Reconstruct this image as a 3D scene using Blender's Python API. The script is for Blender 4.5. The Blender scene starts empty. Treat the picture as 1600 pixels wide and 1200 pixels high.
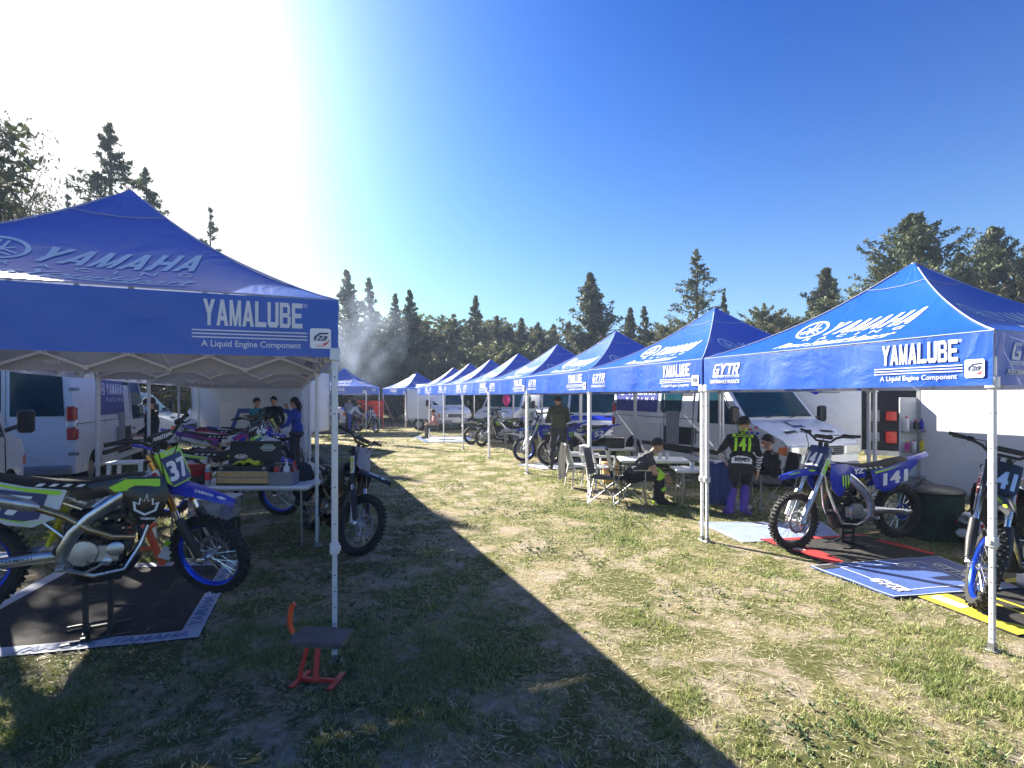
import bpy, bmesh, math, random
import numpy as np
from mathutils import Vector, Matrix, noise as mnoise
R = math.radians
random.seed(7)
C = bpy.context.scene.collection
SC = bpy.context.scene

# ------------------------------------------------------------------ camera, world, sun, exposure
cam_d = bpy.data.cameras.new('camera'); cam = bpy.data.objects.new('camera', cam_d); C.objects.link(cam)
cam.location = (0, 0, 1.82); cam.rotation_euler = (R(90), 0, 0)
cam_d.sensor_width = 36; cam_d.lens = 36 * 817 / 1600; cam_d.shift_y = 0.0119
cam_d.clip_start = 0.05; cam_d.clip_end = 2000
SC.camera = cam
SUN_AZ, SUN_EL = R(-47.0), R(30.4)
W = bpy.data.worlds.new('World'); SC.world = W; W.use_nodes = True
wn = W.node_tree; bg = wn.nodes['Background']
sky = wn.nodes.new('ShaderNodeTexSky'); sky.sky_type = 'NISHITA'; sky.sun_disc = False
sky.sun_elevation = SUN_EL; sky.sun_rotation = SUN_AZ
sky.air_density = 1.0; sky.dust_density = 2.2; sky.ozone_density = 3.0; sky.altitude = 50
sk1 = wn.nodes.new('ShaderNodeHueSaturation'); sk1.inputs['Saturation'].default_value = 1.6
sk2 = wn.nodes.new('ShaderNodeVectorMath'); sk2.operation = 'MULTIPLY'; sk2.inputs[1].default_value = (.145, .190, .240)
sk3 = wn.nodes.new('ShaderNodeGamma'); sk3.inputs['Gamma'].default_value = 1.25
sk4 = wn.nodes.new('ShaderNodeVectorMath'); sk4.operation = 'MULTIPLY'; sk4.inputs[1].default_value = (3.7, 3.7, 3.7)
wn.links.new(sky.outputs[0], sk1.inputs['Color']); wn.links.new(sk1.outputs[0], sk2.inputs[0]); wn.links.new(sk2.outputs[0], sk3.inputs['Color'])
sk5 = wn.nodes.new('ShaderNodeVectorMath'); sk5.operation = 'MINIMUM'; sk5.inputs[1].default_value = (5.0, 5.0, 5.0)
wn.links.new(sk3.outputs[0], sk4.inputs[0]); # pale air low over the horizon, the same all the way round
stc = wn.nodes.new('ShaderNodeTexCoord'); ssx = wn.nodes.new('ShaderNodeSeparateXYZ'); wn.links.new(stc.outputs['Generated'], ssx.inputs[0])
sm1 = wn.nodes.new('ShaderNodeMath'); sm1.operation = 'SUBTRACT'; sm1.inputs[0].default_value = 1.0; sm1.use_clamp = True; wn.links.new(ssx.outputs['Z'], sm1.inputs[1])
sm2 = wn.nodes.new('ShaderNodeMath'); sm2.operation = 'POWER'; sm2.inputs[1].default_value = 4.0; wn.links.new(sm1.outputs[0], sm2.inputs[0])
sm3 = wn.nodes.new('ShaderNodeMath'); sm3.operation = 'MULTIPLY'; sm3.inputs[1].default_value = .85; wn.links.new(sm2.outputs[0], sm3.inputs[0])
smx = wn.nodes.new('ShaderNodeMix'); smx.data_type = 'RGBA'; smx.blend_type = 'LIGHTEN'; smx.inputs[7].default_value = (2.3, 3.7, 4.5, 1)
wn.links.new(sm3.outputs[0], smx.inputs[0]); wn.links.new(sk4.outputs[0], smx.inputs[6]); wn.links.new(smx.outputs[2], sk5.inputs[0]); wn.links.new(sk5.outputs[0], bg.inputs['Color']); bg.inputs['Strength'].default_value = 0.055
sun_d = bpy.data.lights.new('sun', 'SUN'); sun = bpy.data.objects.new('sun', sun_d); C.objects.link(sun)
sun_d.energy = 5.0; sun_d.angle = R(0.5); sun_d.color = (1.0, 0.93, 0.82)
SUN_TO = Vector((math.sin(SUN_AZ) * math.cos(SUN_EL), math.cos(SUN_AZ) * math.cos(SUN_EL), math.sin(SUN_EL)))
sun.rotation_euler = (-SUN_TO).to_track_quat('-Z', 'Y').to_euler(); sun.location = SUN_TO * 40
SC.view_settings.view_transform = 'Standard'; SC.view_settings.look = 'None'
SC.view_settings.exposure = 2.1; SC.view_settings.gamma = 1.0
SC.view_settings.use_curve_mapping = False
SC.cycles.max_bounces = 8; SC.cycles.transparent_max_bounces = 16; SC.cycles.volume_bounces = 1
SC.cycles.use_denoising = True

# ------------------------------------------------------------------ materials
MATS = {}
def pm(name, col, rough=.5, metal=0., var=.12, scale=8., bump=0., bscale=60., spec=.5, trans=0., alpha=1., coat=0., col2=None, dirt=0.):
    """procedural principled material: noise-varied colour and roughness, optional bump"""
    if name in MATS: return MATS[name]
    m = bpy.data.materials.new(name); m.use_nodes = True; nt = m.node_tree; N = nt.nodes; L = nt.links
    b = N['Principled BSDF']
    tc = N.new('ShaderNodeTexCoord'); nz = N.new('ShaderNodeTexNoise'); nz.inputs['Scale'].default_value = scale
    nz.inputs['Detail'].default_value = 5; nz.inputs['Roughness'].default_value = .6
    L.new(tc.outputs['Object'], nz.inputs['Vector'])
    mx = N.new('ShaderNodeMix'); mx.data_type = 'RGBA'
    a = [max(0, c * (1 - var)) for c in col[:3]]; d = list(col2[:3]) if col2 else [min(1, c * (1 + var)) for c in col[:3]]
    mx.inputs[6].default_value = (*a, 1); mx.inputs[7].default_value = (*d, 1)
    rmp = N.new('ShaderNodeMapRange'); rmp.inputs[1].default_value = .3; rmp.inputs[2].default_value = .7
    L.new(nz.outputs[0], rmp.inputs[0]); L.new(rmp.outputs[0], mx.inputs[0])
    out = mx.outputs[2]
    if dirt > 0:
        n2 = N.new('ShaderNodeTexNoise'); n2.inputs['Scale'].default_value = scale * 2.3; n2.inputs['Detail'].default_value = 8
        n2.inputs['Roughness'].default_value = .75; L.new(tc.outputs['Object'], n2.inputs['Vector'])
        r2 = N.new('ShaderNodeMapRange'); r2.inputs[1].default_value = .52; r2.inputs[2].default_value = .75; r2.inputs[4].default_value = dirt
        L.new(n2.outputs[0], r2.inputs[0])
        m2 = N.new('ShaderNodeMix'); m2.data_type = 'RGBA'; m2.inputs[7].default_value = (.16, .13, .09, 1)
        L.new(r2.outputs[0], m2.inputs[0]); L.new(out, m2.inputs[6]); out = m2.outputs[2]
    L.new(out, b.inputs['Base Color'])
    rr = N.new('ShaderNodeMapRange'); rr.inputs[3].default_value = max(0, rough - .08); rr.inputs[4].default_value = min(1, rough + .1)
    L.new(nz.outputs[0], rr.inputs[0]); L.new(rr.outputs[0], b.inputs['Roughness'])
    b.inputs['Metallic'].default_value = metal; b.inputs['Specular IOR Level'].default_value = spec
    b.inputs['Coat Weight'].default_value = coat; b.inputs['Alpha'].default_value = alpha
    b.inputs['Transmission Weight'].default_value = trans
    if bump > 0:
        n3 = N.new('ShaderNodeTexNoise'); n3.inputs['Scale'].default_value = bscale; n3.inputs['Detail'].default_value = 4
        L.new(tc.outputs['Object'], n3.inputs['Vector'])
        bp = N.new('ShaderNodeBump'); bp.inputs['Strength'].default_value = bump; bp.inputs['Distance'].default_value = .01
        L.new(n3.outputs[0], bp.inputs['Height']); L.new(bp.outputs[0], b.inputs['Normal'])
    MATS[name] = m; return m

def fabric(name, col, under=None, transl=.3, tcol=None, rough=.45, spec=.4, bump=.25, bscale=5., sheen=0.):
    """thin cloth: reflects, lets some light through, other colour on its reverse"""
    if name in MATS: return MATS[name]
    m = bpy.data.materials.new(name); m.use_nodes = True; nt = m.node_tree; N = nt.nodes; L = nt.links
    b = N['Principled BSDF']; out = N['Material Output']
    tc = N.new('ShaderNodeTexCoord'); nz = N.new('ShaderNodeTexNoise'); nz.inputs['Scale'].default_value = 2.5; nz.inputs['Detail'].default_value = 6
    L.new(tc.outputs['Object'], nz.inputs['Vector'])
    mx = N.new('ShaderNodeMix'); mx.data_type = 'RGBA'
    mx.inputs[6].default_value = (*[c * .88 for c in col], 1); mx.inputs[7].default_value = (*[min(1, c * 1.12) for c in col], 1)
    L.new(nz.outputs[0], mx.inputs[0]); base = mx.outputs[2]
    if under:
        g = N.new('ShaderNodeNewGeometry'); m2 = N.new('ShaderNodeMix'); m2.data_type = 'RGBA'
        m2.inputs[7].default_value = (*under, 1); L.new(g.outputs['Backfacing'], m2.inputs[0]); L.new(base, m2.inputs[6]); base2 = m2.outputs[2]
    else: base2 = base
    L.new(base2, b.inputs['Base Color']); b.inputs['Roughness'].default_value = rough; b.inputs['Specular IOR Level'].default_value = spec
    b.inputs['Sheen Weight'].default_value = sheen
    n3 = N.new('ShaderNodeTexNoise'); n3.inputs['Scale'].default_value = bscale; n3.inputs['Detail'].default_value = 5; n3.inputs['Distortion'].default_value = .8
    L.new(tc.outputs['Object'], n3.inputs['Vector'])
    bp = N.new('ShaderNodeBump'); bp.inputs['Strength'].default_value = bump; bp.inputs['Distance'].default_value = .03
    L.new(n3.outputs[0], bp.inputs['Height']); L.new(bp.outputs[0], b.inputs['Normal'])
    t = N.new('ShaderNodeBsdfTranslucent'); L.new(bp.outputs[0], t.inputs['Normal'])
    if tcol: t.inputs['Color'].default_value = (*tcol, 1)
    else: L.new(base, t.inputs['Color'])
    ms = N.new('ShaderNodeMixShader'); ms.inputs[0].default_value = transl
    L.new(b.outputs[0], ms.inputs[1]); L.new(t.outputs[0], ms.inputs[2]); L.new(ms.outputs[0], out.inputs['Surface'])
    MATS[name] = m; return m

white_paint = pm('van_white_paint', (.66, .68, .72), .32, 0, .05, 1.5, coat=.3, dirt=.35)
white_paint2 = pm('trailer_white_skin', (.72, .73, .74), .4, 0, .05, 1.2, dirt=.25)
dark_glass = pm('vehicle_glass', (.010, .045, .065), .08, 0, .3, 3, spec=.28)
black_plastic = pm('black_plastic', (.018, .018, .02), .5, 0, .3, 12, bump=.1, dirt=.2)
rubber = pm('tyre_rubber', (.012, .012, .012), .75, 0, .3, 20, bump=.3, dirt=.3)
chrome = pm('chrome', (.75, .76, .78), .18, 1, .1, 10)
alu = pm('brushed_aluminium', (.50, .51, .53), .38, 1, .2, 14, bump=.08, dirt=.25)
steel = pm('grey_steel', (.30, .31, .33), .42, .9, .25, 14, dirt=.3)
leg_white = pm('leg_white_powder_coat', (.62, .63, .66), .35, .15, .06, 6, dirt=.2)
dark_metal = pm('dark_engine_metal', (.05, .05, .055), .42, .7, .4, 25, bump=.2, dirt=.4)
blue_plastic = pm('blue_plastic', (.010, .03, .42), .28, 0, .08, 6, coat=.3, dirt=.3)
blue_anod = pm('blue_rim_anodised', (.01, .06, .55), .25, .6, .1, 10)
black_rim = pm('black_rim', (.02, .02, .022), .3, .6, .2, 10, dirt=.2)
white_plastic = pm('white_plastic', (.68, .69, .70), .4, 0, .05, 6, dirt=.15)
white_vinyl = pm('white_vinyl_print', (.80, .80, .80), .45, 0, .03, 4)
print_blue_w = pm('canopy_white_print', (.68, .72, .80), .5, 0, .04, 4)
lime = pm('lime_print', (.42, .80, .02), .4, 0, .06, 6)
navy = pm('navy_print', (.012, .03, .13), .4, 0, .1, 6)
seat_black = pm('seat_black', (.013, .013, .014), .7, 0, .3, 20, bump=.35, bscale=180)
gold = pm('gold_fork', (.55, .27, .07), .25, .85, .1, 12)
red_print = pm('red_print', (.62, .02, .03), .4, 0, .1, 8)
yellow_print = pm('yellow_print', (.75, .62, .02), .4, 0, .08, 8)
orange_m = pm('orange_paint', (.75, .09, .02), .45, 0, .15, 12, dirt=.25)
red_m = pm('red_paint', (.60, .035, .02), .45, 0, .2, 14, dirt=.35)
wood_m = pm('weathered_wood', (.13, .10, .085), .8, 0, .35, 10, bump=.5, bscale=40)
pine_m = pm('pale_wood', (.55, .34, .13), .5, 0, .15, 9)
magenta = pm('magenta_print', (.45, .03, .25), .4, 0, .1, 8)
teal_p = pm('teal_paint', (.02, .28, .25), .5, 0, .1, 4)
pipe_m = pm('titanium_pipe', (.42, .31, .18), .3, .9, .3, 9)
lamp_red = pm('tail_lamp_red', (.45, .01, .01), .15, 0, .1, 20, spec=.8)
lamp_clear = pm('lamp_clear', (.6, .62, .65), .1, .3, .2, 40, spec=.8)
lamp_orange = pm('indicator_orange', (.75, .14, .01), .15, 0, .1, 30, spec=.8)
grey_plastic = pm('grey_plastic', (.22, .23, .26), .5, 0, .1, 8, dirt=.1)

# ------------------------------------------------------------------ mesh building
class MB:
    def __init__(s, T=None):
        s.v = []; s.f = []; s.mi = []; s.T = T or Matrix.Identity(4); s.m = 0
    def add(s, vs, fs):
        o = len(s.v)
        s.v += [tuple(s.T @ Vector(p)) for p in vs]
        s.f += [tuple(i + o for i in f) for f in fs]; s.mi += [s.m] * len(fs); return s
    def box(s, c, d, rot=None, taper=1.):
        x, y, z = d[0] / 2, d[1] / 2, d[2] / 2
        vs = [Vector((sx * x * (taper if sz > 0 else 1), sy * y * (taper if sz > 0 else 1), sz * z)) for sz in (-1, 1) for sy in (-1, 1) for sx in (-1, 1)]
        if rot is not None:
            m = rot if isinstance(rot, Matrix) else Matrix.Rotation(rot, 3, 'Z')
            vs = [m.to_3x3() @ v for v in vs]
        c = Vector(c)
        return s.add([v + c for v in vs], [(0, 2, 3, 1), (4, 5, 7, 6), (0, 1, 5, 4), (2, 6, 7, 3), (0, 4, 6, 2), (1, 3, 7, 5)])
    def bbox(s, c, d, b=.01, rot=None, seg=2):
        """box with rounded vertical edges and softened top/bottom"""
        x, y, z = d[0] / 2, d[1] / 2, d[2] / 2; b = min(b, x * .98, y * .98, z * .98)
        def ring(ins, zz):
            pts = []
            for (cx, cy, a0) in ((x - b, y - b, 0), (-x + b, y - b, 90), (-x + b, -y + b, 180), (x - b, -y + b, 270)):
                for k in range(seg + 1):
                    a = R(a0 + 90 * k / seg); r = b - ins
                    pts.append(Vector((cx + r * math.cos(a), cy + r * math.sin(a), zz)))
            return pts
        rings = [ring(b * .7, -z), ring(0, -z + b * .7), ring(0, z - b * .7), ring(b * .7, z)]
        m = (rot if isinstance(rot, Matrix) else Matrix.Rotation(rot or 0, 3, 'Z')).to_3x3(); c = Vector(c)
        n = len(rings[0]); vs = [m @ p + c for r in rings for p in r]; fs = []
        for k in range(3):
            for i in range(n): fs.append((k * n + i, k * n + (i + 1) % n, (k + 1) * n + (i + 1) % n, (k + 1) * n + i))
        fs.append(tuple(range(n - 1, -1, -1))); fs.append(tuple(range(3 * n, 4 * n)))
        return s.add(vs, fs)
    def bar(s, a, b, w, h=None, up=(0, 0, 1)):
        a, b = Vector(a), Vector(b); h = h or w; d = (b - a); L = d.length
        if L < 1e-6: return s
        d.normalize(); u = Vector(up)
        if abs(d.dot(u)) > .98: u = Vector((0, 1, 0))
        sx = d.cross(u).normalized(); u = sx.cross(d)
        m = Matrix((sx, d, u)).transposed()
        return s.box((a + b) / 2, (w, L, h), m)
    def tube(s, pts, r, n=8, cap=True, flat=1.):
        pts = [Vector(p) for p in pts]; k = len(pts); rr = r if isinstance(r, (list, tuple)) else [r] * k
        vs = []; fs = []; pu = None
        for i, p in enumerate(pts):
            d = (pts[min(i + 1, k - 1)] - pts[max(i - 1, 0)]).normalized()
            if pu is None:
                pu = Vector((0, 0, 1)) if abs(d.z) < .9 else Vector((0, 1, 0))
            u = (pu - d * pu.dot(d)).normalized(); w = d.cross(u); pu = u
            for j in range(n):
                a = 2 * math.pi * j / n; vs.append(p + (u * math.cos(a) + w * math.sin(a) * flat) * rr[i])
        for i in range(k - 1):
            for j in range(n): fs.append((i * n + j, i * n + (j + 1) % n, (i + 1) * n + (j + 1) % n, (i + 1) * n + j))
        if cap: fs.append(tuple(range(n - 1, -1, -1))); fs.append(tuple(range((k - 1) * n, k * n)))
        return s.add(vs, fs)
    def lathe(s, prof, c=(0, 0, 0), axis='Z', n=16, cap=True):
        """profile [(r, h)] spun about axis through c"""
        vs = []; fs = []; c = Vector(c)
        for r, h in prof:
            for j in range(n):
                a = 2 * math.pi * j / n; x, y = r * math.cos(a), r * math.sin(a)
                vs.append(c + Vector((x, y, h) if axis == 'Z' else ((x, h, -y) if axis == 'Y' else (h, x, y))))
        for i in range(len(prof) - 1):
            for j in range(n): fs.append((i * n + j, i * n + (j + 1) % n, (i + 1) * n + (j + 1) % n, (i + 1) * n + j))
        if cap: fs.append(tuple(range(n - 1, -1, -1))); fs.append(tuple(range((len(prof) - 1) * n, len(prof) * n)))
        return s.add(vs, fs)
    def ring(s, prof, R0, c=(0, 0, 0), n=40):
        """closed cross-section [(dr, dy)] swept round the Y axis: tyres, rims"""
        vs = []; fs = []; c = Vector(c); k = len(prof)
        for j in range(n):
            a = 2 * math.pi * j / n
            for dr, dy in prof: vs.append(c + Vector(((R0 + dr) * math.cos(a), dy, (R0 + dr) * math.sin(a))))
        for j in range(n):
            for i in range(k): fs.append((j * k + i, j * k + (i + 1) % k, ((j + 1) % n) * k + (i + 1) % k, ((j + 1) % n) * k + i))
        return s.add(vs, fs)
    def prism(s, poly, t0, t1, f):
        """2-D outline between two depths; f(u, v, t) -> 3-D"""
        n = len(poly); vs = [f(u, v, t0) for u, v in poly] + [f(u, v, t1) for u, v in poly]
        fs = [tuple(range(n - 1, -1, -1)), tuple(range(n, 2 * n))] + [(i, (i + 1) % n, n + (i + 1) % n, n + i) for i in range(n)]
        return s.add(vs, fs)
    def grid(s, nu, nv, f, closed=False):
        vs = [f(i / nu, j / nv) for j in range(nv + 1) for i in range(nu + 1)]
        return s.add(vs, [(j * (nu + 1) + i, j * (nu + 1) + i + 1, (j + 1) * (nu + 1) + i + 1, (j + 1) * (nu + 1) + i) for j in range(nv) for i in range(nu)])
    def mesh(s, name, mats, smooth=40, fix=True):
        me = bpy.data.meshes.new(name); me.from_pydata(s.v, [], s.f)
        for m in (mats if isinstance(mats, (list, tuple)) else [mats]): me.materials.append(m)
        if isinstance(mats, (list, tuple)): me.polygons.foreach_set('material_index', s.mi)
        if fix:
            bm = bmesh.new(); bm.from_mesh(me); bmesh.ops.recalc_face_normals(bm, faces=bm.faces); bm.to_mesh(me); bm.free()
        if smooth:
            me.polygons.foreach_set('use_smooth', [True] * len(me.polygons)); me.set_sharp_from_angle(angle=R(smooth))
        me.update(); return me

def link(name, data, parent=None, loc=None, rot=None):
    o = bpy.data.objects.new(name, data); C.objects.link(o)
    if parent is not None: o.parent = parent
    if loc is not None: o.location = loc
    if rot is not None: o.rotation_euler = rot
    return o
def part(name, mb, mats, parent, smooth=40, fix=True, label=None, kind=None):
    o = link(name, mb.mesh(name, mats, smooth, fix), parent)
    if label: o['label'] = label
    if kind: o['kind'] = kind
    return o
def thing(name, label, cat, loc=(0, 0, 0), rz=0., group=None):
    o = bpy.data.objects.new(name, None); C.objects.link(o); o.location = loc; o.rotation_euler = (0, 0, rz)
    o.empty_display_size = .2
    o['label'] = label; o['category'] = cat
    if group: o['group'] = group
    return o
def single(name, mb, mats, label, cat, loc=(0, 0, 0), rz=0., group=None, smooth=40):
    o = part(name, mb, mats, None, smooth); o.location = loc; o.rotation_euler = (0, 0, rz)
    o['label'] = label; o['category'] = cat
    if group: o['group'] = group
    return o
KIDS = {}
def kids(o): return [c for c in bpy.data.objects if c.parent == o]
def copy_tree(o, loc, rz, label, scale=None):
    lst = list(bpy.data.objects)
    r = o.copy(); C.objects.link(r); r.location = loc; r.rotation_euler = (0, 0, rz)
    if scale: r.scale = scale
    r['label'] = label
    for ch in [c for c in lst if c.parent == o]:
        c = ch.copy(); C.objects.link(c); c.parent = r
        for g in [c2 for c2 in lst if c2.parent == ch]:
            d = g.copy(); C.objects.link(d); d.parent = c
    return r

# lettering: flat glyph meshes from Blender's built-in font
_TX = {}
def text_raw(s, bold=.0, shear=0., space=1.):
    key = (s, bold, shear, space)
    if key in _TX: return _TX[key]
    cu = bpy.data.curves.new('lettering_curve', 'FONT'); cu.body = s; cu.size = 1; cu.offset = bold; cu.shear = shear; cu.space_character = space
    cu.resolution_u = 3; cu.fill_mode = 'FRONT'
    o = bpy.data.objects.new('lettering_curve', cu); C.objects.link(o)
    dg = bpy.context.evaluated_depsgraph_get(); dg.update()
    me = bpy.data.meshes.new_from_object(o.evaluated_get(dg))
    vs = [v.co.copy() for v in me.vertices]; fs = [tuple(p.vertices) for p in me.polygons]
    bpy.data.objects.remove(o); bpy.data.curves.remove(cu); bpy.data.meshes.remove(me)
    wn_ = 1.
    if vs:
        wn_ = max(v.x for v in vs) - min(v.x for v in vs)
        x0 = min(v.x for v in vs); x1 = max(v.x for v in vs); y0 = min(v.y for v in vs); y1 = max(v.y for v in vs)
        vs = [((v.x - x0) / (x1 - x0), (v.y - y0) / (y1 - y0)) for v in vs]
    _TX[key] = (vs, fs, wn_); return _TX[key]
def put_text(mb, s, x0, y0, w, h, f, bold=.02, shear=0., space=1., cut=None, slope=0.):
    """text filling the box (x0, y0, w, h); f(x, y) -> 3-D point on the surface"""
    vs, fs, wn_ = text_raw(s, min(bold, .012), shear, space)
    if cut:
        bm = bmesh.new(); bv = [bm.verts.new((v[0] * w, v[1] * h, 0)) for v in vs]
        for q in fs:
            try: bm.faces.new([bv[i] for i in q])
            except ValueError: pass
        for ax, tot in ((0, w), (1, h)):
            k = 1
            while k * cut < tot:
                co = [0, 0, 0]; no = [0, 0, 0]; co[ax] = k * cut; no[ax] = 1
                bmesh.ops.bisect_plane(bm, geom=bm.verts[:] + bm.edges[:] + bm.faces[:], plane_co=co, plane_no=no); k += 1
        bm.verts.index_update()
        vv = [(v.co.x, v.co.y) for v in bm.verts]; ff = [tuple(v.index for v in q.verts) for q in bm.faces]; bm.free()
    else: vv = [(v[0] * w, v[1] * h) for v in vs]; ff = fs
    sh = max(0, bold - .012) / wn_ * w * 1.25; sv = h * max(0, bold - .012) * .55
    for c_, (kx, ky) in enumerate([(0, 0)] if bold < .028 else [(-1, -1), (1, -1), (-1, 1), (1, 1), (0, 0)]):
        def g(x, y, lift=c_ * .0005):
            p = f(x, y)
            if not lift: return p
            n = (f(x + .002, y) - p).cross(f(x, y + .002) - p); return p + n.normalized() * lift if n.length > 1e-12 else p
        mb.add([g(x0 + a + kx * sh, y0 + b + ky * sv + slope * a) for a, b in vv], ff)
    return mb
def poly_on(mb, poly, f):
    mb.add([f(u, v) for u, v in poly], [tuple(range(len(poly)))]); return mb

# heavy block capitals built from convex strokes, for the large logos
_q = lambda x0, y0, x1, y1: [(x0, y0), (x1, y0), (x1, y1), (x0, y1)]
_mir = lambda p: [(1 - x, y) for x, y in reversed(p)]
_yl = [(0, 1), (.36, .42), (.64, .42), (.31, 1)]; _al = [(0, 0), (.29, 0), (.62, 1), (.36, 1)]; _md = [(0, 1), (.40, 0), (.60, 0), (.27, 1)]
BLK = {'Y': [_yl, _mir(_yl), _q(.36, 0, .64, .44)], 'A': [_al, _mir(_al), _q(.24, .2, .76, .37)], 'M': [_q(0, 0, .22, 1), _q(.78, 0, 1, 1), _md, _mir(_md)],
       'L': [_q(0, 0, .30, 1), _q(0, 0, 1, .2)], 'U': [_q(0, .12, .29, 1), _q(.71, .12, 1, 1), [(.0, .13), (.16, 0), (.84, 0), (1, .13), (.9, .22), (.1, .22)]],
       'B': [_q(0, 0, .29, 1), [(.1, 1), (.1, .83), (.88, .83), (.8, 1)], _q(.1, .42, .86, .59), [(.1, 0), (.85, 0), (1, .17), (.1, .17)], _q(.70, .56, .95, .90), _q(.72, .10, 1, .46)],
       'E': [_q(0, 0, .30, 1), _q(0, 0, 1, .19), _q(0, .81, 1, 1), _q(0, .41, .9, .59)], 'H': [_q(0, 0, .29, 1), _q(.71, 0, 1, 1), _q(.1, .4, .9, .61)],
       'G': [_q(0, .12, .28, .88), [(0, .86), (.14, 1), (1, 1), (1, .81), (.1, .81)], [(0, .14), (.14, 0), (1, 0), (1, .19), (.1, .19)], _q(.73, 0, 1, .5), _q(.48, .36, 1, .52)],
       'T': [_q(0, .79, 1, 1), _q(.35, 0, .65, 1)], 'R': [_q(0, 0, .28, 1), _q(.1, .81, .92, 1), _q(.72, .45, 1, .92), _q(.1, .40, .92, .57), [(.38, .45), (.70, 0), (1, 0), (.68, .45)]]}
def put_block(mb, s, x0, y0, w, h, f, shear=0., gap=.14, cut=.12):
    n = len(s); cw = (w - shear * h) / (n + gap * (n - 1)); k = 0
    for i, ch in enumerate(s):
        ox = x0 + i * cw * (1 + gap)
        for poly in BLK[ch]:
            k += 1; P = [(ox + x * cw + shear * y * h, y0 + y * h) for x, y in poly]
            bm = bmesh.new(); bv = [bm.verts.new((a, b, 0)) for a, b in P]; bm.faces.new(bv)
            j = math.floor(y0 / cut)
            while j * cut < y0 + h:
                bmesh.ops.bisect_plane(bm, geom=bm.verts[:] + bm.edges[:] + bm.faces[:], plane_co=(0, j * cut, 0), plane_no=(0, 1, 0)); j += 1
            j = math.floor(ox / cut)
            while j * cut < ox + cw * 1.6:
                bmesh.ops.bisect_plane(bm, geom=bm.verts[:] + bm.edges[:] + bm.faces[:], plane_co=(j * cut, 0, 0), plane_no=(1, 0, 0)); j += 1
            bm.verts.index_update(); vv = [(v.co.x, v.co.y) for v in bm.verts]; ff = [tuple(v.index for v in q.verts) for q in bm.faces]; bm.free()
            out = []
            for a, b in vv:
                p = f(a, b); nn = (f(a + .002, b) - p).cross(f(a, b + .002) - p); out.append(p + nn.normalized() * .0004 * (k % 5) if nn.length > 1e-12 else p)
            mb.add(out, ff)
    return mb
# ------------------------------------------------------------------ ground, grass
F = 817.0
def gp(px, Z, h=0.): return (((px - 800) / F) * Z, Z, h)
LD = Vector((-.385, .923, 0)); LP = Vector((.923, .385, 0)); LA = Vector((-1.22, 3.56, 0))   # left row: direction, across, first foot
RD = Vector((-.3375, .9413, 0)); RP = Vector((.9413, .3375, 0)); RA = Vector((3.42, 3.71, 0))  # right row
LANG = math.atan2(LD.y, LD.x); RANG = math.atan2(RD.y, RD.x)

def ground_mat():
    m = bpy.data.materials.new('meadow_soil'); m.use_nodes = True; nt = m.node_tree; N = nt.nodes; L = nt.links; b = N['Principled BSDF']
    tc = N.new('ShaderNodeTexCoord')
    def nz(s, d=6, r=.6, dist=0.):
        n = N.new('ShaderNodeTexNoise'); n.inputs['Scale'].default_value = s; n.inputs['Detail'].default_value = d; n.inputs['Roughness'].default_value = r
        n.inputs['Distortion'].default_value = dist; L.new(tc.outputs['Object'], n.inputs['Vector']); return n.outputs[0]
    def mr(o, a, b_):
        r = N.new('ShaderNodeMapRange'); r.inputs[1].default_value = a; r.inputs[2].default_value = b_; L.new(o, r.inputs[0]); return r.outputs[0]
    def mix(f, a, b_):
        x = N.new('ShaderNodeMix'); x.data_type = 'RGBA'; L.new(f, x.inputs[0])
        for k, v in ((6, a), (7, b_)):
            if isinstance(v, tuple): x.inputs[k].default_value = (*v, 1)
            else: L.new(v, x.inputs[k])
        return x.outputs[2]
    soil = mix(mr(nz(14, 8, .7), .35, .65), (.31, .25, .175), (.50, .43, .33))
    straw = mix(mr(nz(60, 4, .8, 1.), .4, .6), (.17, .14, .07), (.46, .40, .23))
    green = mix(mr(nz(35, 6, .8, 1.5), .38, .62), (.07, .085, .025), (.20, .20, .075))
    c = mix(mr(nz(2.2, 8, .7), .46, .54), straw, soil)
    c = mix(mr(nz(1.5, 10, .75, .4), .46, .54), green, c)
    L.new(c, b.inputs['Base Color']); b.inputs['Roughness'].default_value = .95; b.inputs['Specular IOR Level'].default_value = .1
    bp = N.new('ShaderNodeBump'); bp.inputs['Strength'].default_value = 1.0; bp.inputs['Distance'].default_value = .05
    L.new(nz(28, 10, .8), bp.inputs['Height']); L.new(bp.outputs[0], b.inputs['Normal'])
    return m
mb = MB(); mb.add([(-400, -60, 0), (400, -60, 0), (400, 600, 0), (-400, 600, 0)], [(0, 1, 2, 3)])
o = part('ground', mb, ground_mat(), None, 0); o['kind'] = 'structure'

def vnoise(x, y, s, seed=0):
    x = x * s + seed * 17.3; y = y * s - seed * 9.1
    xi = np.floor(x).astype(int); yi = np.floor(y).astype(int); xf = x - xi; yf = y - yi
    u = xf * xf * (3 - 2 * xf); v = yf * yf * (3 - 2 * yf)
    def h(a, b): return ((np.sin(a * 127.1 + b * 311.7 + seed * 74.7) * 43758.5453) % 1.0)
    return (h(xi, yi) * (1 - u) + h(xi + 1, yi) * u) * (1 - v) + (h(xi, yi + 1) * (1 - u) + h(xi + 1, yi + 1) * u) * v
def fbm(x, y, s, seed=0): return vnoise(x, y, s, seed) * .5 + vnoise(x, y, s * 2.1, seed + 1) * .27 + vnoise(x, y, s * 4.3, seed + 2) * .15 + vnoise(x, y, s * 9, seed + 3) * .08

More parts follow.
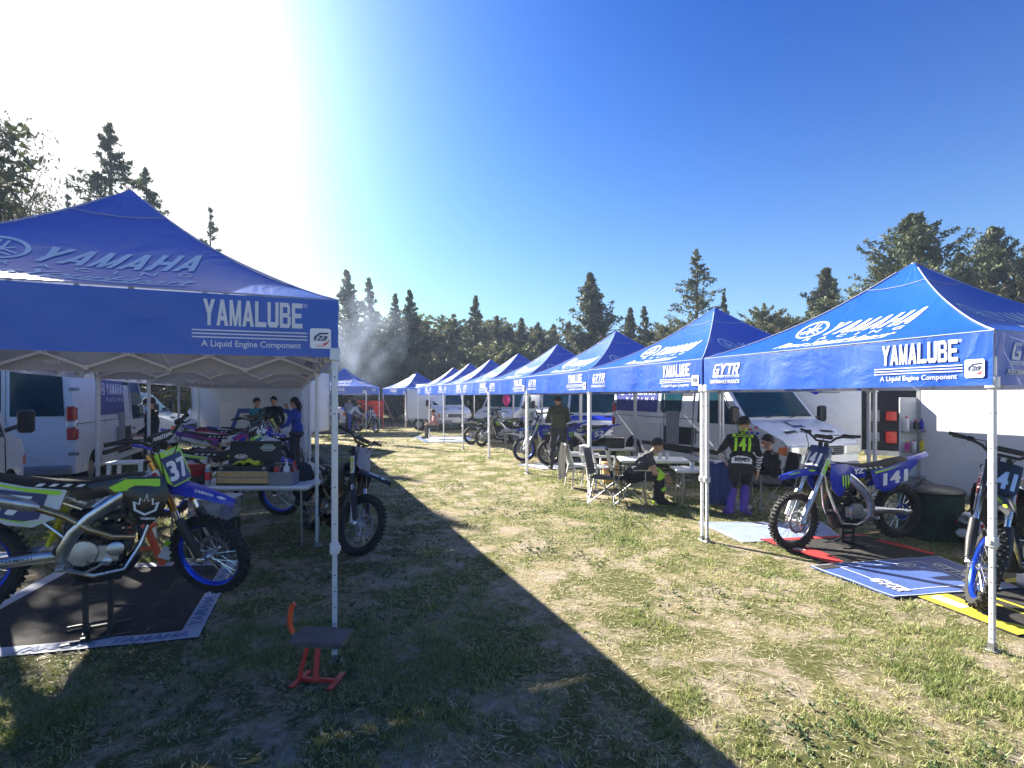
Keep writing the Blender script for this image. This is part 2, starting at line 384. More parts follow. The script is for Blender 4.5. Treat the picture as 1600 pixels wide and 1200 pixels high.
MAT_LEFT = [(-2.35, 3.92), (-3.02, 5.75), (-4.75, 5.6), (-4.25, 3.45)]
MAT_R1 = [(2.67, 7.51), (2.86, 6.49), (4.2, 6.62), (4.45, 7.5)]
MAT_R2 = [(3.12, 6.58), (3.45, 5.55), (4.86, 5.97), (4.55, 6.8)]
MAT_R3 = [(3.15, 5.53), (3.42, 4.68), (4.75, 4.9), (4.78, 5.88)]
MAT_R4 = [(3.63, 4.80), (3.82, 3.95), (5.6, 4.45), (5.35, 5.3)]
MAT_R5 = [(.15, 13.9), (.75, 12.95), (2.0, 13.2), (1.9, 14.6)]
MAT_R6 = [(-4.4, 23.3), (-3.4, 20.6), (-1.7, 20.6), (-1.8, 23.6)]
def inside(px, py, poly):
    c = np.zeros(px.shape, bool); n = len(poly)
    for i in range(n):
        x1, y1 = poly[i]; x2, y2 = poly[(i + 1) % n]
        t = ((y1 > py) != (y2 > py)) & (px < (x2 - x1) * (py - y1) / (y2 - y1 + 1e-9) + x1); c ^= t
    return c

def blades(rng, n, y0, y1, h0, h1, w, per, pw=1.):
    """tufts of single-triangle blades, kept where a noise mask is grassy"""
    y = np.sqrt(rng.uniform(y0 ** 2, y1 ** 2, n)); x = rng.uniform(-1.06, 1.06, n) * y
    m = fbm(x, y, .9, 5) * .72 + fbm(x, y, 4.5, 11) * .50
    keep = m > rng.uniform(.54, .92, n)
    for q in (MAT_LEFT, MAT_R1, MAT_R2, MAT_R3, MAT_R4, MAT_R5, MAT_R6): keep &= ~inside(x, y, q)
    x, y, m = x[keep], y[keep], m[keep]
    bx = np.repeat(x, per) + rng.normal(0, .018 + .0016 * np.repeat(y, per), len(x) * per)
    by = np.repeat(y, per) + rng.normal(0, .018 + .0016 * np.repeat(y, per), len(x) * per)
    k = len(bx); hh = rng.uniform(h0, h1, k) * (.5 + .9 * np.clip(np.repeat(m, per) - .25, 0, .6) / .35)
    a = rng.uniform(0, 6.283, k); lean = rng.uniform(.25, 1.15, k) * hh; la = rng.uniform(0, 6.283, k); ww = w * rng.uniform(.6, 1.4, k)
    v = np.zeros((k, 3, 3)); v[:, 0] = np.stack([bx - np.cos(a) * ww, by - np.sin(a) * ww, np.zeros(k) - .004], 1)
    v[:, 1] = np.stack([bx + np.cos(a) * ww, by + np.sin(a) * ww, np.zeros(k) - .004], 1)
    v[:, 2] = np.stack([bx + np.cos(la) * lean, by + np.sin(la) * lean, hh], 1)
    dry = np.repeat(np.clip(1.28 - m * 1.25 + rng.normal(0, .1, len(x)), 0, 1), per) + rng.normal(0, .18, k)
    return v, np.clip(dry, 0, 1)
def tri_mesh(name, v, attr, mats):
    k = len(v); me = bpy.data.meshes.new(name); me.vertices.add(3 * k); me.vertices.foreach_set('co', v.reshape(-1).astype(np.float32))
    me.loops.add(3 * k); me.loops.foreach_set('vertex_index', np.arange(3 * k, dtype=np.int32))
    me.polygons.add(k); me.polygons.foreach_set('loop_start', np.arange(0, 3 * k, 3, dtype=np.int32))
    if attr is not None:
        a = me.attributes.new('dry', 'FLOAT', 'FACE'); a.data.foreach_set('value', attr.astype(np.float32))
    me.update(); me.materials.append(mats); return me
def leaf_mat(name, c0, c1, c2=None, transl=.35, rough=.6, attr=None, nscale=1.5):
    m = bpy.data.materials.new(name); m.use_nodes = True; nt = m.node_tree; N = nt.nodes; L = nt.links; b = N['Principled BSDF']; out = N['Material Output']
    mx = N.new('ShaderNodeMix'); mx.data_type = 'RGBA'; mx.inputs[6].default_value = (*c0, 1); mx.inputs[7].default_value = (*c1, 1)
    if attr:
        at = N.new('ShaderNodeAttribute'); at.attribute_name = attr; L.new(at.outputs['Fac'], mx.inputs[0])
    else:
        tc = N.new('ShaderNodeTexCoord'); nz = N.new('ShaderNodeTexNoise'); nz.inputs['Scale'].default_value = nscale; nz.inputs['Detail'].default_value = 4
        r = N.new('ShaderNodeMapRange'); r.inputs[1].default_value = .35; r.inputs[2].default_value = .65
        L.new(tc.outputs['Object'], nz.inputs['Vector']); L.new(nz.outputs[0], r.inputs[0]); L.new(r.outputs[0], mx.inputs[0])
    base = mx.outputs[2]
    oi = N.new('ShaderNodeObjectInfo'); hs = N.new('ShaderNodeHueSaturation'); rr = N.new('ShaderNodeMapRange'); rr.inputs[3].default_value = .8; rr.inputs[4].default_value = 1.25
    L.new(oi.outputs['Random'], rr.inputs[0]); L.new(rr.outputs[0], hs.inputs['Value']); L.new(base, hs.inputs['Color']); base = hs.outputs[0]
    L.new(base, b.inputs['Base Color']); b.inputs['Roughness'].default_value = rough; b.inputs['Specular IOR Level'].default_value = .35
    t = N.new('ShaderNodeBsdfTranslucent'); L.new(base, t.inputs['Color']); ms = N.new('ShaderNodeMixShader'); ms.inputs[0].default_value = transl
    L.new(b.outputs[0], ms.inputs[1]); L.new(t.outputs[0], ms.inputs[2]); L.new(ms.outputs[0], out.inputs['Surface']); return m
rng = np.random.default_rng(3)
gm = leaf_mat('grass_blades', (.10, .165, .03), (.50, .47, .22), attr='dry', transl=.4)
G = [blades(rng, 26000, 1.9, 4.2, .006, .026, .0040, 8), blades(rng, 27000, 4.0, 9, .009, .032, .006, 7), blades(rng, 20000, 8.5, 18, .014, .04, .012, 5), blades(rng, 9000, 17, 34, .02, .05, .028, 4)]
v = np.concatenate([g[0] for g in G]); at = np.concatenate([g[1] for g in G])
o = link('grass', tri_mesh('grass', v, at, gm)); o['label'] = 'patchy green and dry grass covering the trampled meadow'; o['kind'] = 'stuff'; o['category'] = 'grass'
# dry straw lying flat on the bare patches
def straw(n):
    y = np.sqrt(rng.uniform(1.9 ** 2, 11 ** 2, n)); x = rng.uniform(-1.06, 1.06, n) * y; keep = np.ones(n, bool)
    for q in (MAT_LEFT, MAT_R1, MAT_R2, MAT_R3, MAT_R4): keep &= ~inside(x, y, q)
    x, y = x[keep], y[keep]; k = len(x); a = rng.uniform(0, 6.283, k); l = rng.uniform(.03, .09, k); w = .0016 + y * .0003
    v = np.zeros((k, 3, 3)); z = rng.uniform(.002, .012, k)
    v[:, 0] = np.stack([x, y, z], 1); v[:, 1] = np.stack([x - np.sin(a) * w * 2, y + np.cos(a) * w * 2, z], 1); v[:, 2] = np.stack([x + np.cos(a) * l, y + np.sin(a) * l, z + rng.uniform(-.002, .012, k)], 1)
    return v, np.clip(rng.normal(.8, .2, k), 0, 1)
sv, sa = straw(50000)
o = link('dry_straw', tri_mesh('dry_straw', sv, sa, leaf_mat('straw_blades', (.25, .21, .10), (.60, .54, .36), attr='dry', transl=.15)))
o['label'] = 'dry straw lying on the bare patches of the meadow'; o['kind'] = 'stuff'; o['category'] = 'straw'
# low broad-leaved weeds in patches
def weeds():
    L_ = []
    for k in range(900):
        y = math.sqrt(random.uniform(2.4 ** 2, 13 ** 2)); x = random.uniform(-1.0, 1.0) * y
        if fbm(np.array([x]), np.array([y]), .5, 40)[0] < .52 or any(inside(np.array([x]), np.array([y]), q)[0] for q in (MAT_LEFT, MAT_R1, MAT_R2, MAT_R3, MAT_R4)): continue
        for j in range(9):
            px, py = x + random.gauss(0, .14), y + random.gauss(0, .14)
            for q in range(4):
                a = random.uniform(0, 6.283); l = random.uniform(.018, .038); w = l * .33; up = random.uniform(.2, .9) * l; z0 = random.uniform(.0, .025)
                c, s = math.cos(a), math.sin(a)
                A = (px, py, z0); T = (px + c * l, py + s * l, z0 + up * .7); P1 = (px + c * l * .5 - s * w, py + s * l * .5 + c * w, z0 + up); P2 = (px + c * l * .5 + s * w, py + s * l * .5 - c * w, z0 + up)
                L_.append((A, P2, T)); L_.append((A, T, P1))
    return np.array(L_)
o = link('weeds', tri_mesh('weeds', weeds(), None, leaf_mat('weed_leaves', (.055, .10, .035), (.13, .19, .08), transl=.25, nscale=4)))
o['label'] = 'low broad-leaved weeds growing in patches on the meadow'; o['kind'] = 'stuff'; o['category'] = 'weeds'

# ------------------------------------------------------------------ trees
bark = pm('tree_bark', (.10, .085, .07), .9, 0, .3, 6, bump=.6, bscale=20)
LM = {'dark': leaf_mat('conifer_foliage', (.035, .05, .022), (.105, .115, .05), transl=.25, nscale=.9),
      'olive': leaf_mat('olive_foliage', (.07, .085, .03), (.17, .17, .065), transl=.3, nscale=.8),
      'grey': leaf_mat('grey_sparse_foliage', (.05, .055, .03), (.13, .12, .07), transl=.25, nscale=.8)}
def leaves_at(P, size, rg, droop=0.):
    k = len(P); d1 = rg.normal(0, 1, (k, 3)); d1[:, 2] -= droop; d1 /= np.linalg.norm(d1, axis=1)[:, None]
    d2 = rg.normal(0, 1, (k, 3)); d2 -= d1 * (d1 * d2).sum(1)[:, None]; d2 /= np.linalg.norm(d2, axis=1)[:, None]
    s = size * rg.uniform(.55, 1.45, k)[:, None]
    return np.stack([P - d1 * s * .6 - d2 * s * .32, P - d1 * s * .5 + d2 * s * .32, P + d1 * s * .8], 1)
def conifer(seed, H, rad, nb, per, size, shape='cone', up=.25, gap=0., leaf='dark', base=.02):
    """trunk, limbs and a crown of leaf-sized faces borne along the limbs"""
    rg = np.random.default_rng(seed); rd = random.Random(seed)
    tr = MB(); lean = (rd.uniform(-.25, .25), rd.uniform(-.25, .25))
    def ax(t): return Vector((lean[0] * t * t + .08 * math.sin(t * 7 + seed), lean[1] * t * t + .08 * math.cos(t * 6), H * t))
    tr.tube([ax(t / 8) for t in range(9)], [.024 * H * (1 - t / 8 * .93) for t in range(9)], 7)
    pts = []
    for k in range(nb):
        t = base + (1 - base) * (k + rd.random()) / nb
        if shape == 'cone': w = (1 - t) ** .9 * (.65 + .35 * min(1, (t - base) / .1)) * 1.05 - .03
        elif shape == 'column': w = min(1, (1 - t) * 2.3) ** .85 * (.6 + .4 * min(1, t / .3)) * (1 - .35 * t)
        else: w = math.sqrt(max(0, 1 - ((t - .58) / .44) ** 2))
        if rd.random() < gap: continue
        ln = rad * (w * rd.uniform(.42, 1.32) + .03); a = rd.uniform(0, 6.283); el = up + rd.uniform(-.25, .3) + (.5 * t if shape != 'round' else 0)
        o_ = ax(t); dv = Vector((math.cos(a) * math.cos(el), math.sin(a) * math.cos(el), math.sin(el)))
        if ln > .35 * rad: tr.tube([o_, o_ + dv * ln * .55 + Vector((0, 0, .03 * ln)), o_ + dv * ln * .95], [.006 * H * (1 - t) + .012, .003 * H * (1 - t) + .01, .008], 4, cap=False)
        m = max(5, int(per * (.35 + ln / rad))); s = rg.uniform(.12, 1.0, m) ** .75
        P = np.array(o_)[None] + np.array(dv)[None] * (s * ln)[:, None] + rg.normal(0, 1, (m, 3)) * (.045 + .16 * ln * (1.15 - s) * .55)[:, None] * np.array([1, 1, .55])
        P[:, 2] -= .10 * ln * s * s * (1 if shape == 'cone' else 0)
        pts.append(P)
    P = np.concatenate(pts)
    return tr.mesh('trunk', bark, 60), tri_mesh('crown', leaves_at(P, size, rg, .3), None, LM[leaf])
def broadleaf(seed, H, rad, n, size, leaf='grey'):
    rg = np.random.default_rng(seed); rd = random.Random(seed); tr = MB(); pts = []
    tr.tube([(0, 0, 0), (.1, 0, H * .2), (-.1, .1, H * .42), (.05, 0, H * .6)], [.032 * H * .6, .026 * H * .6, .02 * H * .6, .012 * H * .6], 8)
    for k in range(n):
        t = rd.uniform(.22, .62); a = rd.uniform(0, 6.283); el = rd.uniform(.15, 1.2); ln = rad * rd.uniform(.6, 1.1) * (1 if el < .8 else 1.25)
        p0 = Vector((0, 0, H * t)); d = Vector((math.cos(a) * math.cos(el), math.sin(a) * math.cos(el), math.sin(el)))
        p1 = p0 + d * ln * .5 + Vector((0, 0, .05 * ln)); p2 = p0 + d * ln + Vector((0, 0, .16 * ln))
        if p2.z > H: p2.z = H - rd.random() * .6
        tr.tube([p0, p1, p2], [.012 * H * .5, .007 * H * .5, .02], 5, cap=False)
        for j in range(9):
            q = p1.lerp(p2, rd.uniform(0, 1.1)); e = q + Vector([rd.gauss(0, .17 * rad) for _ in range(3)])
            tr.tube([q, e], [.022, .008], 4, cap=False)
            m = 50; P = np.array(e)[None] + rg.normal(0, .085 * rad, (m, 3)); pts.append(P)
            pts.append(np.array(q)[None] + (np.array(e - q)[None]) * rg.uniform(0, 1, (12, 1)) + rg.normal(0, .1, (12, 3)))
    return tr.mesh('trunk', bark, 60), tri_mesh('crown', leaves_at(np.concatenate(pts), size, rg, .8), None, LM[leaf])
TV = {'cone': conifer(11, 10, 2.9, 210, 62, .16), 'cone2': conifer(12, 10, 2.6, 180, 62, .16, gap=.10, up=.3),
      'dense': conifer(13, 10, 2.4, 240, 62, .16, 'column', up=.6), 'dense2': conifer(14, 10, 2.8, 230, 62, .17, 'column', up=.5, gap=.05),
      'sparse': conifer(15, 10, 3.9, 150, 85, .13, gap=.2, up=.08), 'sparse2': conifer(21, 10, 3.1, 90, 85, .13, gap=.12, up=.12),
      'round': conifer(16, 10, 3.6, 190, 75, .19, 'round', up=.35, leaf='olive', base=.06), 'big': conifer(17, 10, 3.9, 330, 95, .14, 'column', up=.25, leaf='dark', gap=.06, base=.04),
      'bush': conifer(18, 5, 3.0, 130, 80, .20, 'round', up=.4, leaf='olive', base=.05), 'broad': broadleaf(19, 14, 5.6, 48, .15)}
TH = {'bush': 5, 'broad': 14}
def tree(kind, px, ytop, Z, wid, label, group, name='conifer_tree', rz=None, tilt=0):
    h = 1.82 + (619 - ytop) / F * Z; t = thing(name, label, 'tree', gp(px, Z), rz if rz is not None else random.uniform(0, 6.28), group)
    s = h / TH.get(kind, 10); t.scale = (s * wid, s * wid, s)
    if tilt: t.rotation_euler[1] = tilt
    a, b = TV[kind]; link('trunk', a, t); link('crown', b, t); return t
g1 = 'trees on the skyline'
for a in [('broad', -26, 240, 15.5, .70, 'large open broad-leaved tree with bare limbs at the left edge', 'broadleaf_tree'),
          ('broad', -330, 150, 14, 1.0, 'open broad-leaved tree behind the left edge tree, mostly cut by the frame', 'broadleaf_tree'),
          ('dense2', -165, -40, 13, 1.0, 'dense dark tree outside the left edge of the frame, shading the near mat', 'conifer_tree'),
          ('sparse', 180, 200, 24, .85, 'tall thin conifer with drooping side branches above the left canopy', 'conifer_tree'),
          ('sparse', 238, 266, 27, .7, 'shorter conifer just right of the tall one above the left canopy peak', 'conifer_tree'),
          ('sparse2', 105, 305, 31, .7, 'small sparse conifer between the broad-leaved tree and the tall conifer', 'conifer_tree'),
          ('sparse2', 330, 326, 33, .62, 'small lone conifer standing apart right of the left canopy peak', 'conifer_tree'),
          ('cone', 545, 424, 38, 1.10, 'hazy blue conifer nearest the left canopy edge', 'conifer_tree'),
          ('cone2', 576, 436, 40, 1.04, 'hazy conifer second right of the left canopy edge in the smoke', 'conifer_tree'),
          ('cone2', 615, 460, 41, 1.10, 'left of the twin pointed conifers above the smoke', 'conifer_tree'),
          ('cone', 642, 455, 40, 1.04, 'right of the twin pointed conifers above the smoke', 'conifer_tree'),
          ('cone', 668, 505, 44, 1.22, 'low conifer in the dip just right of the twin pointed conifers', 'conifer_tree'),
          ('cone2', 708, 500, 43, 1.22, 'low pointed conifer left of the taller mid conifer', 'conifer_tree'),
          ('cone', 741, 463, 40, 0.98, 'taller pointed conifer standing alone in the middle of the tree line', 'conifer_tree'),
          ('cone2', 775, 494, 41, 0.98, 'slim conifer right of the taller middle one', 'conifer_tree'),
          ('dense', 815, 498, 40, 1.0, 'twin topped dark conifer in mid tree line', 'conifer_tree'),
          ('dense2', 842, 505, 41, .9, 'short conifer beside the twin topped one', 'conifer_tree'),
          ('dense', 925, 430, 37, 1.35, 'tall dense cypress with double top behind the middle canopies', 'cypress_tree'),
          ('cone', 982, 482, 40, 1.16, 'pointed conifer right of the tall dense cypress', 'conifer_tree'),
          ('cone2', 1006, 480, 39, 1.16, 'second pointed conifer right of the tall dense cypress', 'conifer_tree'),
          ('round', 1040, 512, 40, .7, 'low rounded tree behind the fourth canopy peak', 'rounded_tree'),
          ('sparse', 1092, 391, 31, .95, 'ragged tall conifer with uneven branches above the second right canopy', 'conifer_tree'),
          ('cone2', 1131, 458, 36, 0.73, 'short conifer touching the right of the ragged tall one', 'conifer_tree'),
          ('round', 1192, 486, 34, .62, 'light olive rounded tree between two right canopy peaks', 'rounded_tree'),
          ('round', 1225, 500, 36, .55, 'smaller light olive tree right of the other olive one', 'rounded_tree'),
          ('dense', 1285, 421, 33, 1.35, 'solid egg shaped cypress left of the near right canopy peak', 'cypress_tree'),
          ('big', 1436, 338, 27, 1.05, 'very large spreading cedar behind the near right canopy peak', 'cedar_tree'),
          ('big', 1385, 415, 30, .8, 'lower cedar filling in left of the very large one', 'cedar_tree'),
          ('big', 1552, 360, 29, .8, 'brownish spreading tree at the right edge', 'cedar_tree'),
          ('big', 1625, 372, 27, .7, 'spreading tree cut by the right edge of the frame', 'cedar_tree'),
          ('big', 1495, 400, 33, .6, 'dark tree in the gap between the two large right trees', 'cedar_tree')]:
    tree(a[0], a[1], a[2], a[3], a[4], a[5], g1, a[6])
rt = random.Random(5)
for k in range(30):
    px = 470 + k * 30 + rt.uniform(-8, 8)
    tree(rt.choice(['dense', 'dense2', 'cone', 'round']) if k % 4 else 'round', px, 512 + rt.uniform(-16, 22), rt.uniform(43, 50), 1.25, 'dark bushy tree of the belt behind the far canopies', 'belt of trees behind the canopies', 'belt_tree')
for k in range(34):
    px = 420 + k * 33 + rt.uniform(-10, 10)
    tree('bush', px, 562 + rt.uniform(-22, 14), rt.uniform(35, 40), .75, 'leafy shrub at the foot of the tree belt', 'shrubs below the tree belt', 'shrub')
for k in range(12):
    tree('dense2', -60 + k * 45 + rt.uniform(-10, 10), 560 + rt.uniform(-20, 20), rt.uniform(30, 36), 1.7, 'dark tree seen under the left canopies beyond the vans', 'trees beyond the left vans', 'belt_tree')
# ------------------------------------------------------------------ pop-up canopies
cloth_blue = fabric('canopy_blue_cloth', (.005, .105, .62), under=(.50, .52, .58), transl=.30, tcol=(.20, .24, .40), rough=.36, spec=.9, bump=.55, bscale=3.2)
print_on_cloth = fabric('canopy_print_white', (.74, .76, .80), under=(.44, .47, .60), transl=.1, rough=.5, spec=.4, bump=.2, bscale=3.2)
piping_m = pm('seam_piping', (.35, .38, .50), .6, 0, .1, 5)
HS, VH, RISE = 1.5, .385, .98
def roof_pt(k, u, t, zv, lift=0., seed=0):
    """panel k (0 = local -y side), u across -1..1 of the eave, t up 0..1"""
    w = HS * (1 - t); x = u * w; y = -w
    z = zv + (RISE if zv < 2.4 else 1.08) * (.58 * t + .42 * t ** 2.2) - .055 * (1 - u * u) * math.sin(math.pi * min(1, t * 1.05)) * 1.0
    z += .010 * mnoise.noise((x * 1.7 + seed, y * 1.7 + k * 5, seed * .7)) * (1 if 0 < t < 1 else 0)
    if t > .78: z += .012 * math.sin(u * 17 + seed) * (t - .78) / .22 * (1 - t) * 12 * .3
    p = Vector((x, y - lift * .55, z + lift * .85)); return Matrix.Rotation(k * math.pi / 2, 3, 'Z') @ p
def val_pt(k, x, h, zv, lift=0., seed=0):
    """valance k, x along -HS..HS, h = 0 eave .. -VH hem"""
    f = -h / VH; s = math.sin(math.pi * (x / HS * .5 + .5))
    y = -HS - .008 - (.010 * math.sin(x * 6.1 + seed * 2 + k) + .008 * math.sin(x * 13.7 + seed) + .015 * s) * f * (.12 if zv > 2.4 and k % 2 == 0 else 1) - lift
    return Matrix.Rotation(k * math.pi / 2, 3, 'Z') @ Vector((x, y, zv + h - .012 * s * (1 - .3 * f)))
def emblem(mb, cx, cy, r, f, n=28, tf=None):
    """ring holding three crossed tuning forks"""
    vs = []; 
    for j in range(n):
        a = 2 * math.pi * j / n
        for q in (r, r * .84): vs.append(f(cx + q * math.cos(a), cy + q * math.sin(a)))
    mb.add(vs, [(2 * j, 2 * ((j + 1) % n), 2 * ((j + 1) % n) + 1, 2 * j + 1) for j in range(n)])
    for k in range(3):
        a = math.pi / 2 + k * 2 * math.pi / 3; c, s = math.cos(a), math.sin(a)
        def g(u, v): return f(cx + (u * c - v * s) * r, cy + (u * s + v * c) * r)
        w = .055
        for poly in ([(-.55, -w), (.12, -w), (.12, w), (-.55, w)], [(.12, -.17), (.2, -.17), (.2, .17), (.12, .17)],
                     [(.2, -.17), (.74, -.17), (.74, -.17 + w * 1.6), (.2, -.17 + w * 1.6)], [(.2, .17 - w * 1.6), (.74, .17 - w * 1.6), (.74, .17), (.2, .17)]):
            mb.add([g(u, v) for u, v in poly], [tuple(range(len(poly)))])
_CM = {}
def canopy_meshes(key, zbot, full):
    if key in _CM: return _CM[key]
    zv = zbot + VH; D = {}; seed = len(_CM) * 3.3
    for k in range(4):
        mb = MB(); mb.grid(24, 14, lambda a, b, k=k: roof_pt(k, a * 2 - 1, min(b, .995), zv, 0, seed)); D['roof', k] = mb.mesh('roof_panel', cloth_blue, 60, fix=False)
        mb = MB(); mb.grid(44, 4, lambda a, b, k=k: val_pt(k, (a * 2 - 1) * HS, (b - 1) * VH, zv, 0, seed)); D['val', k] = mb.mesh('valance', cloth_blue, 60, fix=False)
        mb = MB(); mb.tube([roof_pt(k, -1, t / 14, zv, .006, seed) for t in range(14)], .006, 5)
        mb.tube([roof_pt(k, a / 12 * 2 - 1, .0, zv, .004, seed) for a in range(13)], .005, 4)
        mb.tube([roof_pt(k, a / 8 * 2 - 1, .80, zv, .006, seed) for a in range(9)], .004, 4)
        D['seam', k] = mb.mesh('piping', piping_m, 60)
        # roof lettering: plan distances from the eave and from the middle
        def fr(x, d, k=k):
            t = d / HS; return roof_pt(k, max(-1, min(1, x / (HS - d))), t, zv, .005, seed)
        mb = MB()
        emblem(mb, -.50, .63, .165, fr)
        put_block(mb, 'YAMAHA', -.32, .50, .98, .25, fr, .26, .16)
        put_text(mb, 'RACING', -.42, .385, 1.02, .075, fr, .025, 0, 2.6, cut=.12)
        put_text(mb, 'RevsYourHeart', -.62, .17, 1.26, .17, fr, .018, .45, .95, cut=.1)
        poly_on(mb, [(-.2 + j * .08, .15) for j in range(11)] + [(.6 - j * .08, .165) for j in range(11)], fr)
        D['rt', k] = mb.mesh('lettering', print_on_cloth, 0, fix=False)
        def fv(x, h, k=k): return val_pt(k, x, h, zv, .006, seed)
        mb = MB()
        if full == 'yam':
            put_block(mb, 'YAMAHA', -.45, -.22, .9, .17, fv, 0, .15); put_text(mb, 'RACING', -.42, -.30, .84, .05, fv, .02, 0, 2.6, cut=.12)
        else:
            put_block(mb, 'YAMALUBE', .72, -.20, .56, .165, fv, 0, .12)
            put_text(mb, '®', 1.285, -.06, .025, .025, fv, .0)
            for j in range(3): poly_on(mb, [(.66, -.235 - j * .022), (1.31, -.235 - j * .022), (1.31, -.227 - j * .022), (.66, -.227 - j * .022)], fv)
            put_text(mb, 'A Liquid Engine Component', .71, -.345, .56, .052, fv, .018, 0, 1.0, cut=.2)
            put_block(mb, 'GYTR', -1.33, -.20, .44, .125, fv, .3, .10)
            put_text(mb, 'GENUINE YAMAHA TECHNOLOGY RACING', -1.33, -.240, .42, .02, fv, .02, 0, 1)
            poly_on(mb, [(-1.34, -.218), (-.90, -.218), (-.90, -.212), (-1.34, -.212)], fv)
            put_text(mb, 'PERFORMANCE PRODUCTS', -1.37, -.31, .47, .042, fv, .03, .3, 1)
        D['vt', k] = mb.mesh('lettering', print_on_cloth, 0, fix=False)
        mb = MB(); st = lambda a, b: val_pt(k, a, b, zv, .009, seed)
        mb.m = 0; poly_on(mb, [(1.325, -.32), (1.335, -.33), (1.445, -.33), (1.455, -.32), (1.455, -.205), (1.445, -.195), (1.335, -.195), (1.325, -.205)], st)
        st2 = lambda a, b: val_pt(k, a, b, zv, .012, seed)
        mb.m = 1; poly_on(mb, [(1.345, -.262), (1.38, -.225), (1.44, -.222), (1.437, -.232), (1.385, -.236), (1.352, -.265)], st2); put_text(mb, 'E-ZUP', 1.35, -.278, .082, .034, st2, .03, .2)
        mb.m = 2; poly_on(mb, [(1.40, -.30), (1.435, -.285), (1.437, -.262), (1.442, -.285), (1.42, -.308)], st2); put_text(mb, 'EZUP.EU', 1.368, -.318, .045, .012, st2, .02)
        D['st', k] = mb.mesh('sticker', [white_vinyl, navy, red_print], 0, fix=False)
    # frame
    def leg(sx, sy):
        m = MB(); x, y = sx * (HS - .02), sy * (HS - .02); zc = .78
        m.bbox((x, y, (zc + zbot + VH) / 2), (.042, .042, zbot + VH - zc), .008); m.bbox((x, y, zc / 2 + .01), (.033, .033, zc), .006)
        m.bbox((x, y, zc), (.062, .058, .07), .008); m.bbox((x + sx * .03, y, zc), (.02, .025, .03), .004)
        m.bbox((x, y, zbot + .02), (.068, .068, .09), .01)
        return m
    def foot(sx, sy):
        m = MB(); x, y = sx * (HS - .02), sy * (HS - .02); m.bbox((x + .012, y, .008), (.10, .075, .008), .015); m.box((x, y, .035), (.042, .042, .05)); return m
    for i, (sx, sy) in enumerate(((1, -1), (1, 1), (-1, 1), (-1, -1))):
        D['leg', i] = leg(sx, sy).mesh('leg', leg_white); D['foot', i] = foot(sx, sy).mesh('foot_plate', steel)
        m = MB(); x, y = sx * (HS - .02), sy * (HS - .02)
        for z in [.05, .09] + [.16 + j * .11 for j in range(5)] + [.95 + j * .25 for j in range(5)]:
            if z > zbot: continue
            off = .0215 if z > .8 else .017
            for (dx, dy) in ((0, -1), (1, 0), (-1, 0), (0, 1)):
                c = Vector((x + dx * off, y + dy * off, z)); s2 = Vector((-dy, dx, 0)) * .005; up = Vector((0, 0, .006))
                c += Vector((dx, dy, 0)) * .0008; m.add([c - s2 - up * .6, c + s2 - up * .6, c + s2 * 1.3, c + s2 + up * .6, c - s2 + up * .6, c - s2 * 1.3], [(0, 1, 2, 3, 4, 5)])
        D['hole', i] = m.mesh('pin_holes', black_plastic, 0)
    zt = zbot + VH - .05
    for k in range(4):
        m = MB(); q = lambda x, z, k=k: Matrix.Rotation(k * math.pi / 2, 3, 'Z') @ Vector((x, -(HS - .03), z)); e = HS - .05
        for j in range(4):
            x0 = -e + j * e / 2; x1 = x0 + e / 2
            m.bar(q(x0, zt if j % 2 == 0 else zt - .30), q(x1, zt - .30 if j % 2 == 0 else zt), .022, .026); m.bar(q(x0, zt - .30 if j % 2 == 0 else zt), q(x1, zt if j % 2 == 0 else zt - .30), .022, .026)
            m.box(q(x0 + e / 4, zt - .15), (.035, .035, .035))
        for j in range(1, 4): m.box(q(-e + j * e / 2, zt if j % 2 == 0 else zt - .30), (.045, .045, .05)); m.box(q(-e + j * e / 2, zt - .3 if j % 2 == 0 else zt), (.045, .045, .05))
        D['truss', k] = m.mesh('scissor_truss', leg_white)
    m = MB(); m.tube([(0, 0, zt - .22), (0, 0, zv + RISE * .99)], .022, 8)
    for k in range(4):
        q = lambda x, y, z, k=k: Matrix.Rotation(k * math.pi / 2, 3, 'Z') @ Vector((x, y, z)); m.bar(q(0, -(HS - .06), zt), q(0, -.75, zt + .02), .022, .026); m.bar(q(0, -.75, zt + .02), q(0, 0, zt - .15), .022, .026); m.bar(q(0, -(HS - .06), zt - .28), q(0, 0, zt + .12), .022, .026)
    D['mast'] = m.mesh('centre_mast', leg_white)
    _CM[key] = D; return D
def canopy(loc, rz, label, key, zbot, full, group):
    D = canopy_meshes(key, zbot, full); t = thing('pop_up_canopy', label, 'canopy', loc, rz, group)
    for k in range(4):
        r = link('roof_panel', D['roof', k], t); link('lettering', D['rt', k], r); link('piping', D['seam', k], r)
        v = link('valance', D['val', k], t); link('lettering', D['vt', k], v); link('sticker', D['st', k], v)
        l = link('leg', D['leg', k], t); link('foot_plate', D['foot', k], l); link('pin_holes', D['hole', k], l)
        link('scissor_truss', D['truss', k], t)
    link('centre_mast', D['mast'], t); return t
ordn = ['nearest', 'second', 'third', 'fourth', 'fifth', 'sixth', 'seventh', 'eighth']
LTENT = []
for i in range(6):
    c = LA + LD * (3.045 * i + 1.5) - LP * 1.5
    LTENT.append(canopy((c.x, c.y, 0), math.atan2(LP.y, LP.x), 'blue canopy with grey underside, %s from the camera in the left row' % ordn[i], 'L%d' % (i % 2), 2.085, 'std', 'blue canopies in the left row')); LTENT[-1].scale = (1.022, 1.006, 1)
